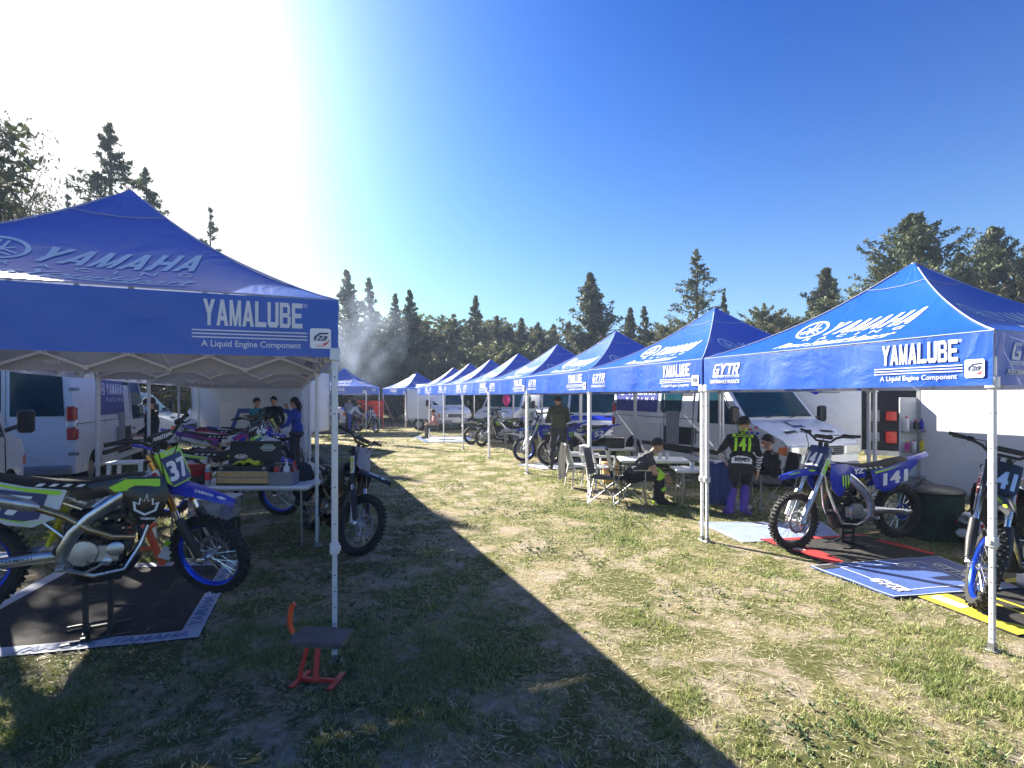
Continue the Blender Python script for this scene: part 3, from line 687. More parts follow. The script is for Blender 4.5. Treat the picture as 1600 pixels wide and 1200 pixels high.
for i in range(8):
    c = RA + RD * (3.05 * i + 1.5) + RP * 1.5
    rt_ = canopy((c.x, c.y, 0), math.atan2(RP.y, RP.x) + (R(random.uniform(-.7, .7)) if i > 1 else 0), 'sunlit blue peaked canopy, %s from the camera in the right row' % ordn[i], 'R%d' % (i % 3), 1.90, 'std', 'blue canopies in the right row')
    if i > 1: rt_.scale = (1, 1, random.uniform(.985, 1.012))
c = gp(538, 27.2); canopy(c, R(2), 'blue canopy facing the camera beyond the left row with two bikes under it', 'E', 1.92, 'yam', 'blue canopies at the far end')
c = gp(651, 31.5); canopy(c, R(38), 'blue canopy standing at an angle at the far end beyond the right row', 'E2', 1.9, 'yam', 'blue canopies at the far end')
# ------------------------------------------------------------------ motocross bikes
_BM = {}
def cached(key, fn):
    if key not in _BM: _BM[key] = fn()
    return _BM[key]
def wheel_meshes(rad, wid, rimr, rimmat, key):
    def tyre():
        m = MB(); h = rad - rimr; pr = [(0, -wid * .36), (h * .45, -wid * .5), (h * .8, -wid * .40), (h * .93, 0), (h * .8, wid * .40), (h * .45, wid * .5), (0, wid * .36), (-.006, 0)]
        m.ring(pr, rimr, n=40); nk = 46
        for j in range(nk):
            a = 2 * math.pi * (j + .5) / nk
            for (y, rr, tl, bl) in (((-.24 * wid, .94, .0, .02), (.24 * wid, .94, .0, .02)) if j % 2 else ((0, .965, 0, .028), (-.45 * wid, .80, .7, .018), (.45 * wid, .80, -.7, .018))):
                r = rimr + h * rr; c = Vector((r * math.cos(a), y, r * math.sin(a)))
                er = Vector((math.cos(a), 0, math.sin(a))); et = Vector((-math.sin(a), 0, math.cos(a)))
                up = (er + Vector((0, -tl, 0))).normalized(); sd = et.cross(up)
                M = Matrix((et, sd, up)).transposed(); m.box(c, (.020, bl, .026), M, taper=.8)
        return m.mesh('tyre', rubber, 40)
    def rim():
        m = MB(); m.ring([(.0, -wid * .30), (.006, -wid * .27), (-.010, -wid * .1), (-.010, wid * .1), (.006, wid * .27), (.0, wid * .30), (-.017, wid * .18), (-.024, 0), (-.017, -wid * .18)], rimr, n=40); return m.mesh('rim', rimmat, 50)
    def spokes():
        m = MB(); n = 32
        for j in range(n):
            a = 2 * math.pi * j / n; sd = 1 if j % 2 else -1; b = a + (.75 if (j // 2) % 2 else -.75)
            m.tube([(.028 * math.cos(b), sd * .032, .028 * math.sin(b)), ((rimr - .018) * math.cos(a), sd * .004, (rimr - .018) * math.sin(a))], .0019, 3, cap=False)
        return m.mesh('spokes', chrome, 60)
    def hub():
        m = MB(); m.lathe([(.016, -.06), (.034, -.042), (.034, -.034), (.02, -.028), (.02, .028), (.034, .034), (.034, .042), (.016, .06)], axis='Y', n=14); return m.mesh('hub', alu, 40)
    return (cached(key + 'tyre', tyre), cached(key + 'rim' + rimmat.name, rim), cached(key + 'sp', spokes), cached('hub', hub))
def disc_mesh(r, key, mt):
    def f():
        m = MB(); n = 24; vs = []
        for j in range(n):
            a = 2 * math.pi * j / n; ro = r * (1 + .045 * (1 if j % 2 else -1))
            for q, y in ((ro, -.002), (r * .78, -.002), (r * .78, .002), (ro, .002)): vs.append((q * math.cos(a), y, q * math.sin(a)))
        m.add(vs, [(4 * j + i, 4 * j + (i + 1) % 4, 4 * ((j + 1) % n) + (i + 1) % 4, 4 * ((j + 1) % n) + i) for j in range(n) for i in range(4)])
        for k in range(6):
            a = k * math.pi / 3; m.bar((.03 * math.cos(a), 0, .03 * math.sin(a)), (r * .8 * math.cos(a + .4), 0, r * .8 * math.sin(a + .4)), .012, .003, up=(0, 1, 0))
        return m.mesh('brake_disc', mt, 50)
    return cached('disc' + key, f)
def shell(m, pts, f, th=.004):
    """outline plate with thickness: f(u,v)->y offset surface"""
    m.prism(pts, -th, th, f)
def fan_plate(m, outer, centre, yf, side, bul=.02, th=.006):
    """plate whose outline sits at y=yf(x,z) and whose centre bulges outwards"""
    n = len(outer); vs = [(x, side * yf(x, z), z) for x, z in outer]; cx, cz = centre
    mid = [((x + cx) / 2, side * (yf((x + cx) / 2, (z + cz) / 2) + bul * .8), (z + cz) / 2) for x, z in outer]
    back = [(x, side * (yf(x, z) - th), z) for x, z in outer]
    k = vs + mid + [(cx, side * (yf(cx, cz) + bul), cz)] + back
    fs = []
    for i in range(n):
        j = (i + 1) % n; fs += [(i, j, n + j, n + i), (n + i, n + j, 2 * n), (i, 2 * n + 1 + i, 2 * n + 1 + j, j)]
    fs.append(tuple(range(2 * n + 1, 3 * n + 1)))
    m.add(k, fs)
SHR = [(1.08, 1.00), (1.13, .86), (1.10, .72), (1.03, .63), (.95, .64), (.87, .76), (.78, .84), (.70, .90), (.85, .99)]
SIDE = [(.50, .88), (.28, .90), (.02, .955), (-.17, .98), (-.20, .93), (-.06, .84), (.05, .74), (.20, .64), (.34, .62), (.46, .68)]
SIDEN = [(.40, .85), (.02, .90), (-.02, .82), (.12, .70), (.26, .66), (.37, .68)]
LEAF = [(0, -.5), (.42, -.28), (.5, .12), (.28, -.02), (.26, .3), (.08, .14), (0, .5), (-.08, .14), (-.26, .3), (-.28, -.02), (-.5, .12), (-.42, -.28)]
def ring_outline(poly, k=.82):
    return [(u * k, v * k) for u, v in poly]
SW = math.sin(R(26.5)); CW = math.cos(R(26.5))
def bike(name, label, front, rear_dir, sch, steer=0., front_h=.345, pitch=0., lean=0., stand=None):
    """front = world (x, y) of the front axle, rear_dir = heading angle; z of the front axle = front_h"""
    S = dict(plate=navy, plate_edge=None, num='37', num_m=white_vinyl, shroud=blue_plastic, top=blue_plastic, side=blue_plastic, fender=blue_plastic, rfender=blue_plastic, rim=blue_anod,
             fork=alu, guard=black_plastic, seat=seat_black, deco='bar', deco_m=white_vinyl, frame=alu, snum=white_vinyl, stripe=None, bars='', fork_txt=None, ftxt_m=red_print)
    S.update(sch)
    if lean or pitch or True:
        Rm = Matrix.Rotation(rear_dir, 4, 'Z') @ Matrix.Rotation(pitch, 4, 'Y') @ Matrix.Rotation(lean, 4, 'X')
    T = Vector((front[0], front[1], front_h)) - Rm.to_3x3() @ Vector((1.48, 0, .345))
    t = thing(name, label, 'motocross bike', T); t.rotation_euler = Rm.to_euler(); t['group'] = 'motocross bikes parked under and beside the canopies'
    # --- wheels
    tf, rf, sf, hf = wheel_meshes(.345, .085, .275, S['rim'], 'front'); tr, rr_, sr, hr = wheel_meshes(.335, .115, .245, S['rim'], 'rear')
    rw = link('rear_wheel', tr, t, (0, 0, .33))
    for n_, d in (('rim', rr_), ('spokes', sr), ('hub', hr)): link(n_, d, rw)
    link('brake_disc', disc_mesh(.118, 'r', steel), rw, (0, -.055, 0))
    # steering space: origin on the steering axis at axle height
    piv = Vector((1.045, 0, 1.13)); ax = Vector((SW, 0, -CW))
    St = Matrix.Translation(piv) @ Matrix.Rotation(-steer, 4, ax) @ Matrix.Translation(-piv)
    def sp(name_, me, loc=None, par=t):
        o = link(name_, me, par)
        o.matrix_basis = St @ (Matrix.Translation(loc) if loc else Matrix.Identity(4)); return o
    fw = sp('front_wheel', tf, (1.48, 0, .345))
    for n_, d in (('rim', rf), ('spokes', sf), ('hub', hf)): link(n_, d, fw)
    link('brake_disc', disc_mesh(.135, 'f', steel), fw, (0, .058, 0))
    # --- fork legs
    A = Vector((1.035, 0, 1.16)); B = A + ax * .44; Cc = Vector((1.475, 0, .36))
    def leg(s):
        def f():
            m = MB(); a, b = A.copy(), B.copy(); a.y = b.y = s * .105; lo = Cc + Vector((-.015, s * .105, 0))
            m.tube([a - ax * .03, a, b, b + ax * .02], [.020, .027, .029, .026], 12); return m.mesh('fork_tube', S['fork'], 50)
        def g():
            m = MB(); b = B.copy(); b.y = s * .105; lo = Vector((1.445, s * .105, .335)); m.tube([b, lo], .0235, 10); m.bbox((1.465, s * .098, .345), (.07, .032, .06), .012); return m.mesh('fork_slider', chrome, 50)
        def h():
            m = MB(); b = B + ax * .09; lo = Vector((1.46, 0, .385)); m.tube([b + Vector((.012, s * .112, 0)), b.lerp(lo, .5) + Vector((.022, s * .118, 0)), lo + Vector((.012, s * .115, 0))], [.034, .036, .026], 10, flat=1.1); return m.mesh('fork_guard', S['guard'], 50)
        o = sp('fork_tube', cached('ft%d%s' % (s, S['fork'].name), f))
        link('fork_slider', cached('fs%d' % s, g), o); link('fork_guard', cached('fg%d%s' % (s, S['guard'].name), h), o)
        if S['fork_txt']:
            m = MB(); m.m = 0; c0 = A + ax * .20; c0.y = s * .105; L_ = .22; r_ = .0305
            def f3(u, v, rr=r_):
                ang = v / r_ ; n1 = Vector((CW, 0, SW)); n2 = Vector((0, s, 0))
                return c0 + ax * (-(u) + .12) * 1.0 + (n1 * math.sin(ang) + n2 * math.cos(ang)) * rr * 1.02
            m.grid(2, 8, lambda a_, b_: f3(a_ * L_, (b_ - .5) * .085)); m.m = 1
            put_text(m, S['fork_txt'], .02, -.03, L_ - .04, .055, lambda u, v: f3(u, v, r_ * 1.04), .06, .2, 1, cut=.02)
            link('sticker', m.mesh('sticker', [white_vinyl, S['ftxt_m']], 60, fix=False), o)
    leg(1); leg(-1)
    def clamps():
        m = MB()
        for q in (.02, .20):
            c = A + ax * q; M = Matrix((Vector((CW, 0, SW)), Vector((0, 1, 0)), -ax)).transposed(); m.bbox(c - Vector((CW, 0, SW)) * .018, (.075, .27, .032), .02, M)
        m.bar(A + Vector((.0, -.04, .03)), A + Vector((-.005, -.04, .085)), .035); m.bar(A + Vector((.0, .04, .03)), A + Vector((-.005, .04, .085)), .035); return m.mesh('fork_clamp', black_plastic, 40)
    sp('fork_clamp', cached('clamp', clamps))
    # --- handlebar
    hb = A + Vector((-.005, 0, .10))
    def bar_():
        m = MB(); pts = []
        for s in (-1, 1):
            m.tube([hb, hb + Vector((0, s * .10, 0)), hb + Vector((.0, s * .17, .055)), hb + Vector((-.03, s * .26, .085)), hb + Vector((-.085, s * .40, .095))], .0135, 8)
        return m.mesh('handlebar', black_plastic, 60)
    bo = sp('handlebar', cached('bar', bar_))
    for s in (-1, 1):
        def gr():
            m = MB(); e = hb + Vector((-.085, s * .40, .095)); i = hb + Vector((-.052, s * .285, .088)); m.tube([i, i.lerp(e, .05), e, e + (e - i) * .02], [.021, .0165, .0165, .019], 10)
            m.tube([i + (i - e) * .25 + Vector((.01, 0, 0)), i + Vector((.045, 0, -.01)), e + Vector((.05, -s * .02, -.022))], [.012, .007, .005], 6)
            m.bbox(i + (i - e) * .3, (.045, .05, .045), .01); return m.mesh('grip', rubber, 50)
        link('grip', cached('grip%d' % s, gr), bo)
    def pad():
        m = MB(); m.bbox(hb + Vector((.0, 0, .055)), (.05, .24, .045), .018); return m.mesh('bar_pad', black_plastic, 50)
    po = link('bar_pad', cached('pad', pad), bo)
    if S['bars']:
        m = MB(); put_text(m, S['bars'], -.10, -.014, .20, .028, lambda u, v: hb + Vector((.0262, u, .055 + v)), .05); link('lettering', m.mesh('lettering', white_vinyl, 0, fix=False), po)
    def cables():
        m = MB()
        m.tube([hb + Vector((-.03, .24, .09)), hb + Vector((.10, .16, .10)), hb + Vector((.12, .05, 0)), hb + Vector((.10, .0, -.15))], .005, 5)
        m.tube([hb + Vector((-.03, -.24, .09)), hb + Vector((.09, -.17, .10)), hb + Vector((.10, -.12, -.05)), A + ax * .3 + Vector((.05, -.13, 0)), Vector((1.42, -.13, .45))], .005, 5); return m.mesh('cables', black_plastic, 60)
    sp('cables', cached('cables', cables))
    # --- front number plate (curved, parallel to the fork)
    nrm = Vector((CW, 0, SW)); upv = -ax
    PO = A + nrm * .085 + ax * .115
    def pf(u, v, off=0.): return PO + Vector((0, u, 0)) + upv * v + nrm * (.012 - u * u * 1.6 + off)
    PL = [(-.115, -.12), (-.085, -.165), (.085, -.165), (.115, -.12), (.128, .09), (.10, .135), (-.10, .135), (-.128, .09)]
    def plate():
        m = MB(); m.m = 0; n = len(PL); k = 6
        m.grid(8, 6, lambda a_, b_: pf((a_ * 2 - 1) * (.118 + .01 * b_ - .03 * max(0, .15 - b_) / .15), -.16 + .29 * b_))
        m.grid(8, 6, lambda a_, b_: pf((1 - a_ * 2) * (.118 + .01 * b_ - .03 * max(0, .15 - b_) / .15), -.16 + .29 * b_, -.006)); return m.mesh('number_plate', S['plate_edge'] or S['plate'], 60, fix=False)
    pl = sp('number_plate', cached('plate' + (S['plate_edge'] or S['plate']).name, plate))
    m = MB(); m.m = 0; m.grid(8, 6, lambda a_, b_: pf((a_ * 2 - 1) * .100, -.15 + .235 * b_, .0025)); m.m = 1
    if S['num']: put_text(m, S['num'], -.092, -.115, .184, .155, lambda u, v: pf(u, v, .0055), .05, .12, 1.12, cut=.03)
    if S['plate_edge']: put_text(m, 'S.A. RACING', -.06, .10, .12, .018, lambda u, v: pf(u, v, .0035), .04)
    link('number', m.mesh('number', [S['plate'], S['num_m']], 0, fix=False), pl)
    # --- front fender
    FO = A + ax * .27 + nrm * .02
    def fend():
        m = MB()
        def ff(a_, b_, o_=0.):
            s = a_; x = -.20 + 1.00 * s * .72; w = (.075 + .03 * math.sin(min(1, s * 1.6) * math.pi)) * (1 - max(0, s - .55) ** 2 * 3.4) ; v = b_ * 2 - 1
            z = .005 + .06 * s - .17 * max(0, s - .35) ** 1.5 - .045 * v * v * (1 - .35 * s) - .02 * abs(v) ** 4 - .06 * max(0, .25 - s) * 4 * .6
            return FO + Vector((x, v * w, z + o_))
        m.grid(14, 8, ff); m.grid(14, 8, lambda a_, b_: ff(a_, 1 - b_, -.004)); return m.mesh('front_fender', S['fender'], 60, fix=False)
    fo = sp('front_fender', cached('ffend' + S['fender'].name, fend))
    for s in (-1, 1):
        m = MB()
        def g3(u, v, s=s):
            x = u; q = (x + .20) / .72; w = (.075 + .03 * math.sin(min(1, q * 1.6) * math.pi)) * (1 - max(0, q - .55) ** 2 * 3.4)
            vv = .45 + (.04 - v) * 8; z = .005 + .06 * q - .17 * max(0, q - .35) ** 1.5 - .045 * vv * vv * (1 - .35 * q) - .02 * abs(vv) ** 4; return FO + Vector((x, s * vv * w * 1.02, z + .006))
        if s > 0: put_text(m, 'YAMAHA', .42, -.0, -.16, .03, g3, .03, cut=.04); poly_on(m, [(.10 + a_ * .055 * 2, .02 + b_ * .045) for a_, b_ in LEAF], g3)
        else: put_text(m, 'YAMAHA', .20, -.0, .16, .03, g3, .03, cut=.04); poly_on(m, [(.42 + a_ * .055 * 1.4, .02 + b_ * .045) for a_, b_ in LEAF], g3)
        link('lettering', m.mesh('lettering', S['deco_m'], 0, fix=False), fo)
    # --- frame, engine and running gear (alike on every bike)
    def frame():
        m = MB()
        for s in (-1, 1):
            m.tube([(1.03, s * .035, 1.02), (.93, s * .12, .92), (.78, s * .155, .79), (.66, s * .16, .68), (.575, s * .155, .57), (.535, s * .145, .46), (.535, s * .13, .36), (.56, s * .11, .30)], [.045, .048, .050, .048, .046, .048, .044, .03], 10, flat=.45)
            m.tube([(1.05, s * .02, .96), (1.035, s * .045, .70), (.98, s * .085, .46), (.90, s * .10, .28), (.72, s * .115, .25), (.56, s * .11, .30)], .017, 7)
            m.tube([(.60, s * .11, .74), (.25, s * .08, .88), (-.02, s * .06, .93)], .012, 6); m.tube([(.54, s * .11, .52), (.30, s * .085, .72), (.10, s * .07, .90)], .011, 6)
        m.tube([Vector((1.02, 0, 1.10)), Vector((1.085, 0, .91))], .033, 10); return m.mesh('frame', S['frame'], 60)
    link('frame', cached('frame' + S['frame'].name, frame), t)
    def engine():
        m = MB(); m.bbox((.72, 0, .40), (.36, .20, .20), .06); m.bbox((.64, 0, .46), (.22, .22, .16), .05)
        M = Matrix.Rotation(R(-12), 3, 'Y'); m.bbox((.80, 0, .56), (.15, .15, .16), .03, M)
        for k in range(6): m.bbox((.802 - k * .003, 0, .505 + k * .022), (.175, .175, .007), .03, M)
        m.bbox((.785, 0, .675), (.19, .17, .08), .03, M); m.bbox((.62, 0, .68), (.20, .10, .10), .03)
        m.tube([(.90, .0, .62), (.97, -.02, .55), (.985, -.02, .46)], .022, 8)
        for s in (-1, 1):
            for k in range(5): m.tube([(.84 - k * .05, s * .108, .33 + (k % 2) * .14), (.84 - k * .05, s * .118, .33 + (k % 2) * .14)], .010, 6)
        return m.mesh('engine', dark_metal, 40)
    eo = link('engine', cached('engine', engine), t)
    def hoses():
        m = MB()
        for s in (1, -1):
            m.tube([(1.0, s * .13, .66), (.94, s * .12, .60), (.86, s * .10, .56)], .013, 7); m.tube([(.98, s * .12, .90), (.90, s * .09, .80), (.84, s * .08, .70)], .012, 7)
            m.tube([(.56, s * .10, .72), (.66, s * .12, .60), (.62, s * .13, .50), (.70, s * .14, .30)], .006, 6); m.tube([(.88, s * .05, .86), (.80, s * .13, .62), (.74, s * .14, .52)], .005, 5)
            m.bbox((.90, s * .085, .46), (.07, .05, .09), .015); m.bbox((.56, s * .09, .60), (.10, .06, .10), .02); m.tube([(.50, s * .10, .44), (.50, s * .135, .44)], .035, 10)
        return m.mesh('hoses', black_plastic, 50)
    link('hoses', cached('hoses', hoses), eo)
    def bolts():
        m = MB()
        for s in (1, -1):
            cx, r_ = (.64 if s < 0 else .72), .088
            for k in range(9): a = k * .698; c = (cx + r_ * math.cos(a), .42 + r_ * math.sin(a)); m.tube([(c[0], s * .118, c[1]), (c[0], s * .146, c[1])], .0075, 6)
            for (x, z) in ((.50, .33), (.58, .28), (.78, .27), (.88, .32), (.90, .52), (.70, .56), (.54, .52), (.75, .67), (.83, .66), (.86, .60)): m.tube([(x, s * .095, z), (x, s * .125, z)], .010, 6)
        return m.mesh('bolts', chrome, 50)
    bo_ = link('bolts', cached('bolts', bolts), eo); bo_['kind'] = 'stuff'
    def cover(s):
        def f():
            m = MB(); m.lathe([(.098, 0), (.098, s * .022), (.088, s * .034), (.03, s * .040)], (.64 if s < 0 else .72, s * .105, .42), 'Y', 20)
            m.lathe([(.055, 0), (.055, s * .018), (.04, s * .026)], (.83 if s < 0 else .60, s * .105, .44 if s < 0 else .38), 'Y', 14)
            m.lathe([(.03, 0), (.03, s * .016), (.02, s * .02)], (.79, s * .115, .35), 'Y', 10); m.bbox((.73, s * .108, .41), (.26, .03, .13), .03); return m.mesh('engine_cover', alu, 40)
        return f
    for s in (-1, 1): link('engine_cover', cached('cover%d' % s, cover(s)), eo)
    def pipe():
        m = MB(); m.tube([(.86, -.03, .66), (.94, -.08, .60), (.93, -.14, .53), (.80, -.165, .545), (.66, -.165, .60), (.50, -.15, .70), (.34, -.135, .76)], [.021, .021, .021, .022, .024, .026, .03], 9); return m.mesh('exhaust_pipe', pipe_m, 60)
    link('exhaust_pipe', cached('pipe', pipe), t)
    def muf():
        m = MB(); m.tube([(.36, -.135, .755), (.32, -.14, .77), (.02, -.15, .84), (-.10, -.15, .865), (-.13, -.15, .87)], [.03, .048, .052, .045, .028], 10); return m.mesh('muffler', alu, 50)
    link('muffler', cached('muf', muf), t)
    def swing():
        m = MB()
        for s in (-1, 1): m.tube([(.55, s * .085, .40), (.40, s * .105, .395), (.15, s * .105, .36), (-.07, s * .10, .33)], [.04, .042, .034, .026], 8, flat=.5)
        m.bbox((.42, 0, .40), (.09, .19, .07), .02)
        for s in (-1, 1): m.bbox((-.05, s * .10, .33), (.11, .03, .055), .01)
        return m.mesh('swingarm', alu, 50)
    so = link('swingarm', cached('swing', swing), t)
    for s in (-1, 1):
        m = MB(); tx = 'MOTODYNAMIKH' if S['num'] == '37' else 'YAMAHA'
        put_text(m, tx, .02 if s < 0 else .36, -.012, .34 if s < 0 else -.34, .022, lambda u, v: Vector((u, s * .1265, .355 + u * .12 + v)), .02)
        link('lettering', cached('swtxt' + tx + str(s), lambda: m.mesh('lettering', black_plastic, 0, fix=False)), so)
    def chain():
        m = MB(); vs = []; n = 40
        def loop(off):
            P = []
            for j in range(n):
                q = j / n
                if q < .3: a = q / .3; P.append((.5 * (1 - a) + .0 * a, .352 + .025 * (1 - a) + off * .6 + .066 * a * 0 + .065 * a))
                elif q < .5: a = (q - .3) / .2 * math.pi; P.append((-(.1 + off) * math.sin(a), .33 + (.1 + off) * math.cos(a)))
                elif q < .8: a = (q - .5) / .3; P.append((.5 * a, .228 + .13 * a - off * .6))
                else: a = (q - .8) / .2 * math.pi; P.append((.5 + (.03 + off) * math.sin(a), .37 - (.03 + off) * math.cos(a)))
            return P
        o1, o2 = loop(.005), loop(-.006)
        for (x, z), (x2, z2) in zip(o1, o2): vs += [(x, .068, z), (x2, .068, z2), (x2, .078, z2), (x, .078, z)]
        m.add(vs, [(4 * j + i, 4 * j + (i + 1) % 4, 4 * ((j + 1) % n) + (i + 1) % 4, 4 * ((j + 1) % n) + i) for j in range(n) for i in range(4)]); return m.mesh('chain', steel, 40)
    link('chain', cached('chain', chain), t); link('sprocket', disc_mesh(.098, 's', blue_anod), t, (0, .073, .33))
    def shock():
        m = MB(); m.tube([(.50, 0, .78), (.42, 0, .45)], .018, 8); pts = [(.495 - .07 * k / 40, .04 * math.cos(k * 1.0), .74 - .25 * k / 40 + 0) for k in range(41)]
        m.tube([(p[0] + .04 * math.sin(k * 1.0), p[1], p[2]) for k, p in enumerate(pts)], .006, 5); return m.mesh('shock_absorber', yellow_print, 60)
    link('shock_absorber', cached('shock', shock), t)
    def radi():
        m = MB()
        for s in (-1, 1):
            m.bbox((1.0, s * .145, .78), (.035, .09, .27), .01)
            for k in range(9): m.bbox((1.022, s * .145, .67 + k * .027), (.012, .085, .006), .003)
        return m.mesh('radiator', dark_metal, 40)
    link('radiator', cached('radi', radi), t)
    def pegs():
        m = MB()
        for s in (-1, 1): m.bbox((.53, s * .19, .335), (.05, .10, .03), .008); m.bar((.53, s * .11, .34), (.53, s * .15, .335), .03)
        m.tube([(.60, .15, .36), (.72, .17, .35), (.745, .20, .36)], .007, 6); m.tube([(.56, -.14, .30), (.66, -.16, .28), (.76, -.165, .34)], .010, 6); m.bbox((.77, -.165, .345), (.05, .03, .015), .006)
        return m.mesh('foot_pegs', steel, 50)
    link('foot_pegs', cached('pegs', pegs), t)
    def bash():
        m = MB(); m.tube([(.97, 0, .38), (.90, 0, .265), (.74, 0, .235), (.58, 0, .265)], [.04, .06, .065, .05], 8, flat=1.7); return m.mesh('skid_plate', black_plastic, 50)
    link('skid_plate', cached('bash', bash), t)
    # --- bodywork
    def seat():
        m = MB(); prof = [(.99, 1.00, .045), (.90, 1.005, .085), (.78, .985, .10), (.62, .955, .115), (.42, .945, .125), (.22, .955, .12), (.05, .985, .11), (-.08, 1.0, .09), (-.13, .99, .06)]
        vs = []; ns = 8
        for x, z, w in prof:
            for j in range(ns): a = math.pi * j / (ns - 1); vs.append((x, w * math.cos(a) * (1.0 if 0 < j < ns - 1 else 1.02), z - .075 + .080 * math.sin(a) ** .55))
        k = len(prof); m.add(vs, [(i * ns + j, i * ns + j + 1, (i + 1) * ns + j + 1, (i + 1) * ns + j) for i in range(k - 1) for j in range(ns - 1)] + [tuple(range(ns)), tuple((k - 1) * ns + j for j in range(ns))]); return m.mesh('seat', S['seat'], 50)
    sto = link('seat', cached('seat' + S['seat'].name, seat), t)
    m = MB()
    for j in range(4):
        for s in (-1, 1): x = .32 + j * .075; m.add([(x, s * .129, .905), (x + .035, s * .129, .905), (x + .06, s * .127, .925), (x + .025, s * .127, .925)], [(0, 1, 2, 3)])
    link('lettering', cached('seatst', lambda: m.mesh('lettering', white_vinyl, 0, fix=False)), sto)
    ysh = lambda x, z: .115 + .075 * max(0, min(1, (x - .65) / .35)) * (1 - max(0, (z - .9)) * 5 * .5)
    yps = lambda x, z: .115 + .02 * max(0, min(1, (.9 - z) * 4)) + .01
    for s in (-1, 1):
        def shr():
            m = MB(); fan_plate(m, SHR, (.98, .82), ysh, s, .022); return m.mesh('radiator_shroud', S['shroud'], 35)
        ro = link('radiator_shroud', cached('shr%d%s' % (s, S['shroud'].name), shr), t)
        m = MB()
        fsh = lambda u, v, s=s: Vector((u, s * (ysh(u, v) + .026), v))
        sx = -s if s > 0 else 1
        if S['deco'] == 'leaf':
            for j in range(12):
                a_ = LEAF[j]; b_ = LEAF[(j + 1) % 12]; q = lambda p, k: (.985 + p[0] * .17 * k, .79 + p[1] * .17 * k)
                poly_on(m, [q(a_, 1), q(b_, 1), q(b_, .8), q(a_, .8)], fsh)
            put_text(m, 'YAMAHA', .96, .675, .10, .018, fsh, .04) if s < 0 else None
        elif S['deco'] == 'claw':
            for j in range(3): x = .985 - j * .045; m.add([fsh(x, .87), fsh(x - .024, .875), fsh(x - .03, .74 + abs(j - 1) * .02), fsh(x - .012, .71 + abs(j - 1) * .02), fsh(x - .004, .78)], [(0, 1, 2, 3, 4)])
        if m.v: link('emblem', m.mesh('emblem', S['deco_m'], 0, fix=False), ro)
        m = MB()
        if S['stripe']:
            poly_on(m, [(1.055, .985), (.84, .972), (.74, .905), (.78, .875), (.92, .90), (1.06, .93)], lambda u, v, s=s: Vector((u, s * (ysh(u, v) + .019), v)))
            link('stripe', m.mesh('stripe', S['stripe'], 0, fix=False), ro)
        if S['deco'] == 'claw':
            m = MB(); tx = (.76, -.16) if s > 0 else (.60, .16); put_text(m, 'YZ', tx[0], .865, tx[1], .06, lambda u, v, s=s: Vector((u, s * (ysh(u, v) + .024), v)), .06, .2)
            link('lettering', m.mesh('lettering', white_vinyl, 0, fix=False), ro)
        def tank():
            m = MB(); fan_plate(m, [(1.02, 1.0), (.86, .99), (.64, .93), (.52, .90), (.56, .80), (.70, .82), (.90, .90)], (.76, .91), lambda x, z: .105, s, .01); return m.mesh('tank_cover', S['top'], 35)
        link('tank_cover', cached('tank%d%s' % (s, S['top'].name), tank), t)
        def sid():
            m = MB(); fan_plate(m, SIDE, (.18, .80), yps, s, .012); return m.mesh('side_panel', S['side'], 35)
        sd = link('side_panel', cached('side%d%s' % (s, S['side'].name), sid), t)
        m = MB(); m.m = 0; fsd = lambda u, v, o=.014, s=s: Vector((u, s * (yps(u, v) + o), v))
        m.add([fsd(u, v) for u, v in SIDEN], [tuple(range(len(SIDEN)))]); m.m = 1
        wn_ = .12 * len(S['num']); x0 = (.17 + wn_ / 2) if s > 0 else (.19 - wn_ / 2)
        if S['num']: put_text(m, S['num'], x0, .715, -wn_ if s > 0 else wn_, .135, lambda u, v, s=s: fsd(u, v - (u - .18) * .10, .017), .05, .12, 1.12)
        m.m = 2
        if S['stripe']:
            poly_on(m, [(.48, .875), (.26, .895), (.05, .94), (.10, .915), (.28, .87), (.46, .845)], lambda u, v, s=s: fsd(u, v, .016))
            for j in range(6): poly_on(m, [(.40 - j * .028, .665 - j * .001), (.415 - j * .028, .665), (.30 - j * .03, .635 + j * .012), (.285 - j * .03, .635 + j * .012)], lambda u, v, s=s: fsd(u, v, .016))
        else: poly_on(m, [(.46, .87), (.26, .89), (.06, .93), (.26, .875), (.45, .845)], lambda u, v, s=s: fsd(u, v, .016))
        link('number', m.mesh('number', [S['plate'] if S['stripe'] else S['side'], S['snum'], S['stripe'] or S['deco_m']], 0, fix=False), sd)
    def rfen():
        m = MB()
        def ff(a_, b_, o_=0.):
            x = .10 - .56 * a_; v = b_ * 2 - 1; w = .085 * (1 - .25 * a_) * (1 - max(0, a_ - .75) ** 2 * 6); z = .955 + .05 * a_ + .03 * a_ * a_ - .04 * v * v; return Vector((x, v * w, z + o_))
        m.grid(9, 6, lambda a_, b_: ff(a_, 1 - b_)); m.grid(9, 6, lambda a_, b_: ff(a_, b_, -.005)); return m.mesh('rear_fender', S['rfender'], 60, fix=False)
    link('rear_fender', cached('rfen' + S['rfender'].name, rfen), t)
    if stand:
        m = MB(); h = stand
        for q in (-.075, .075): m.bar((q, 0, .03), (q, 0, h), .035, .035)
        for s in (-1, 1): m.bar((-.20, s * .14, .015), (.20, s * .14, .015), .035, .022)
        for q in (-.075, .075): m.bar((q, -.16, .035), (q, .16, .035), .028)
        m.bar((-.075, 0, h * .6), (.075, 0, h * .6), .03); m.bbox((0, 0, h), (.30, .18, .022), .02); m.bar((.07, .03, h * .45), (.24, .06, h * .35), .02); m.bar((-.18, -.02, .10), (.10, -.02, .10), .018)
        cpt = Rm.to_3x3() @ Vector((.74, 0, .21)) + T
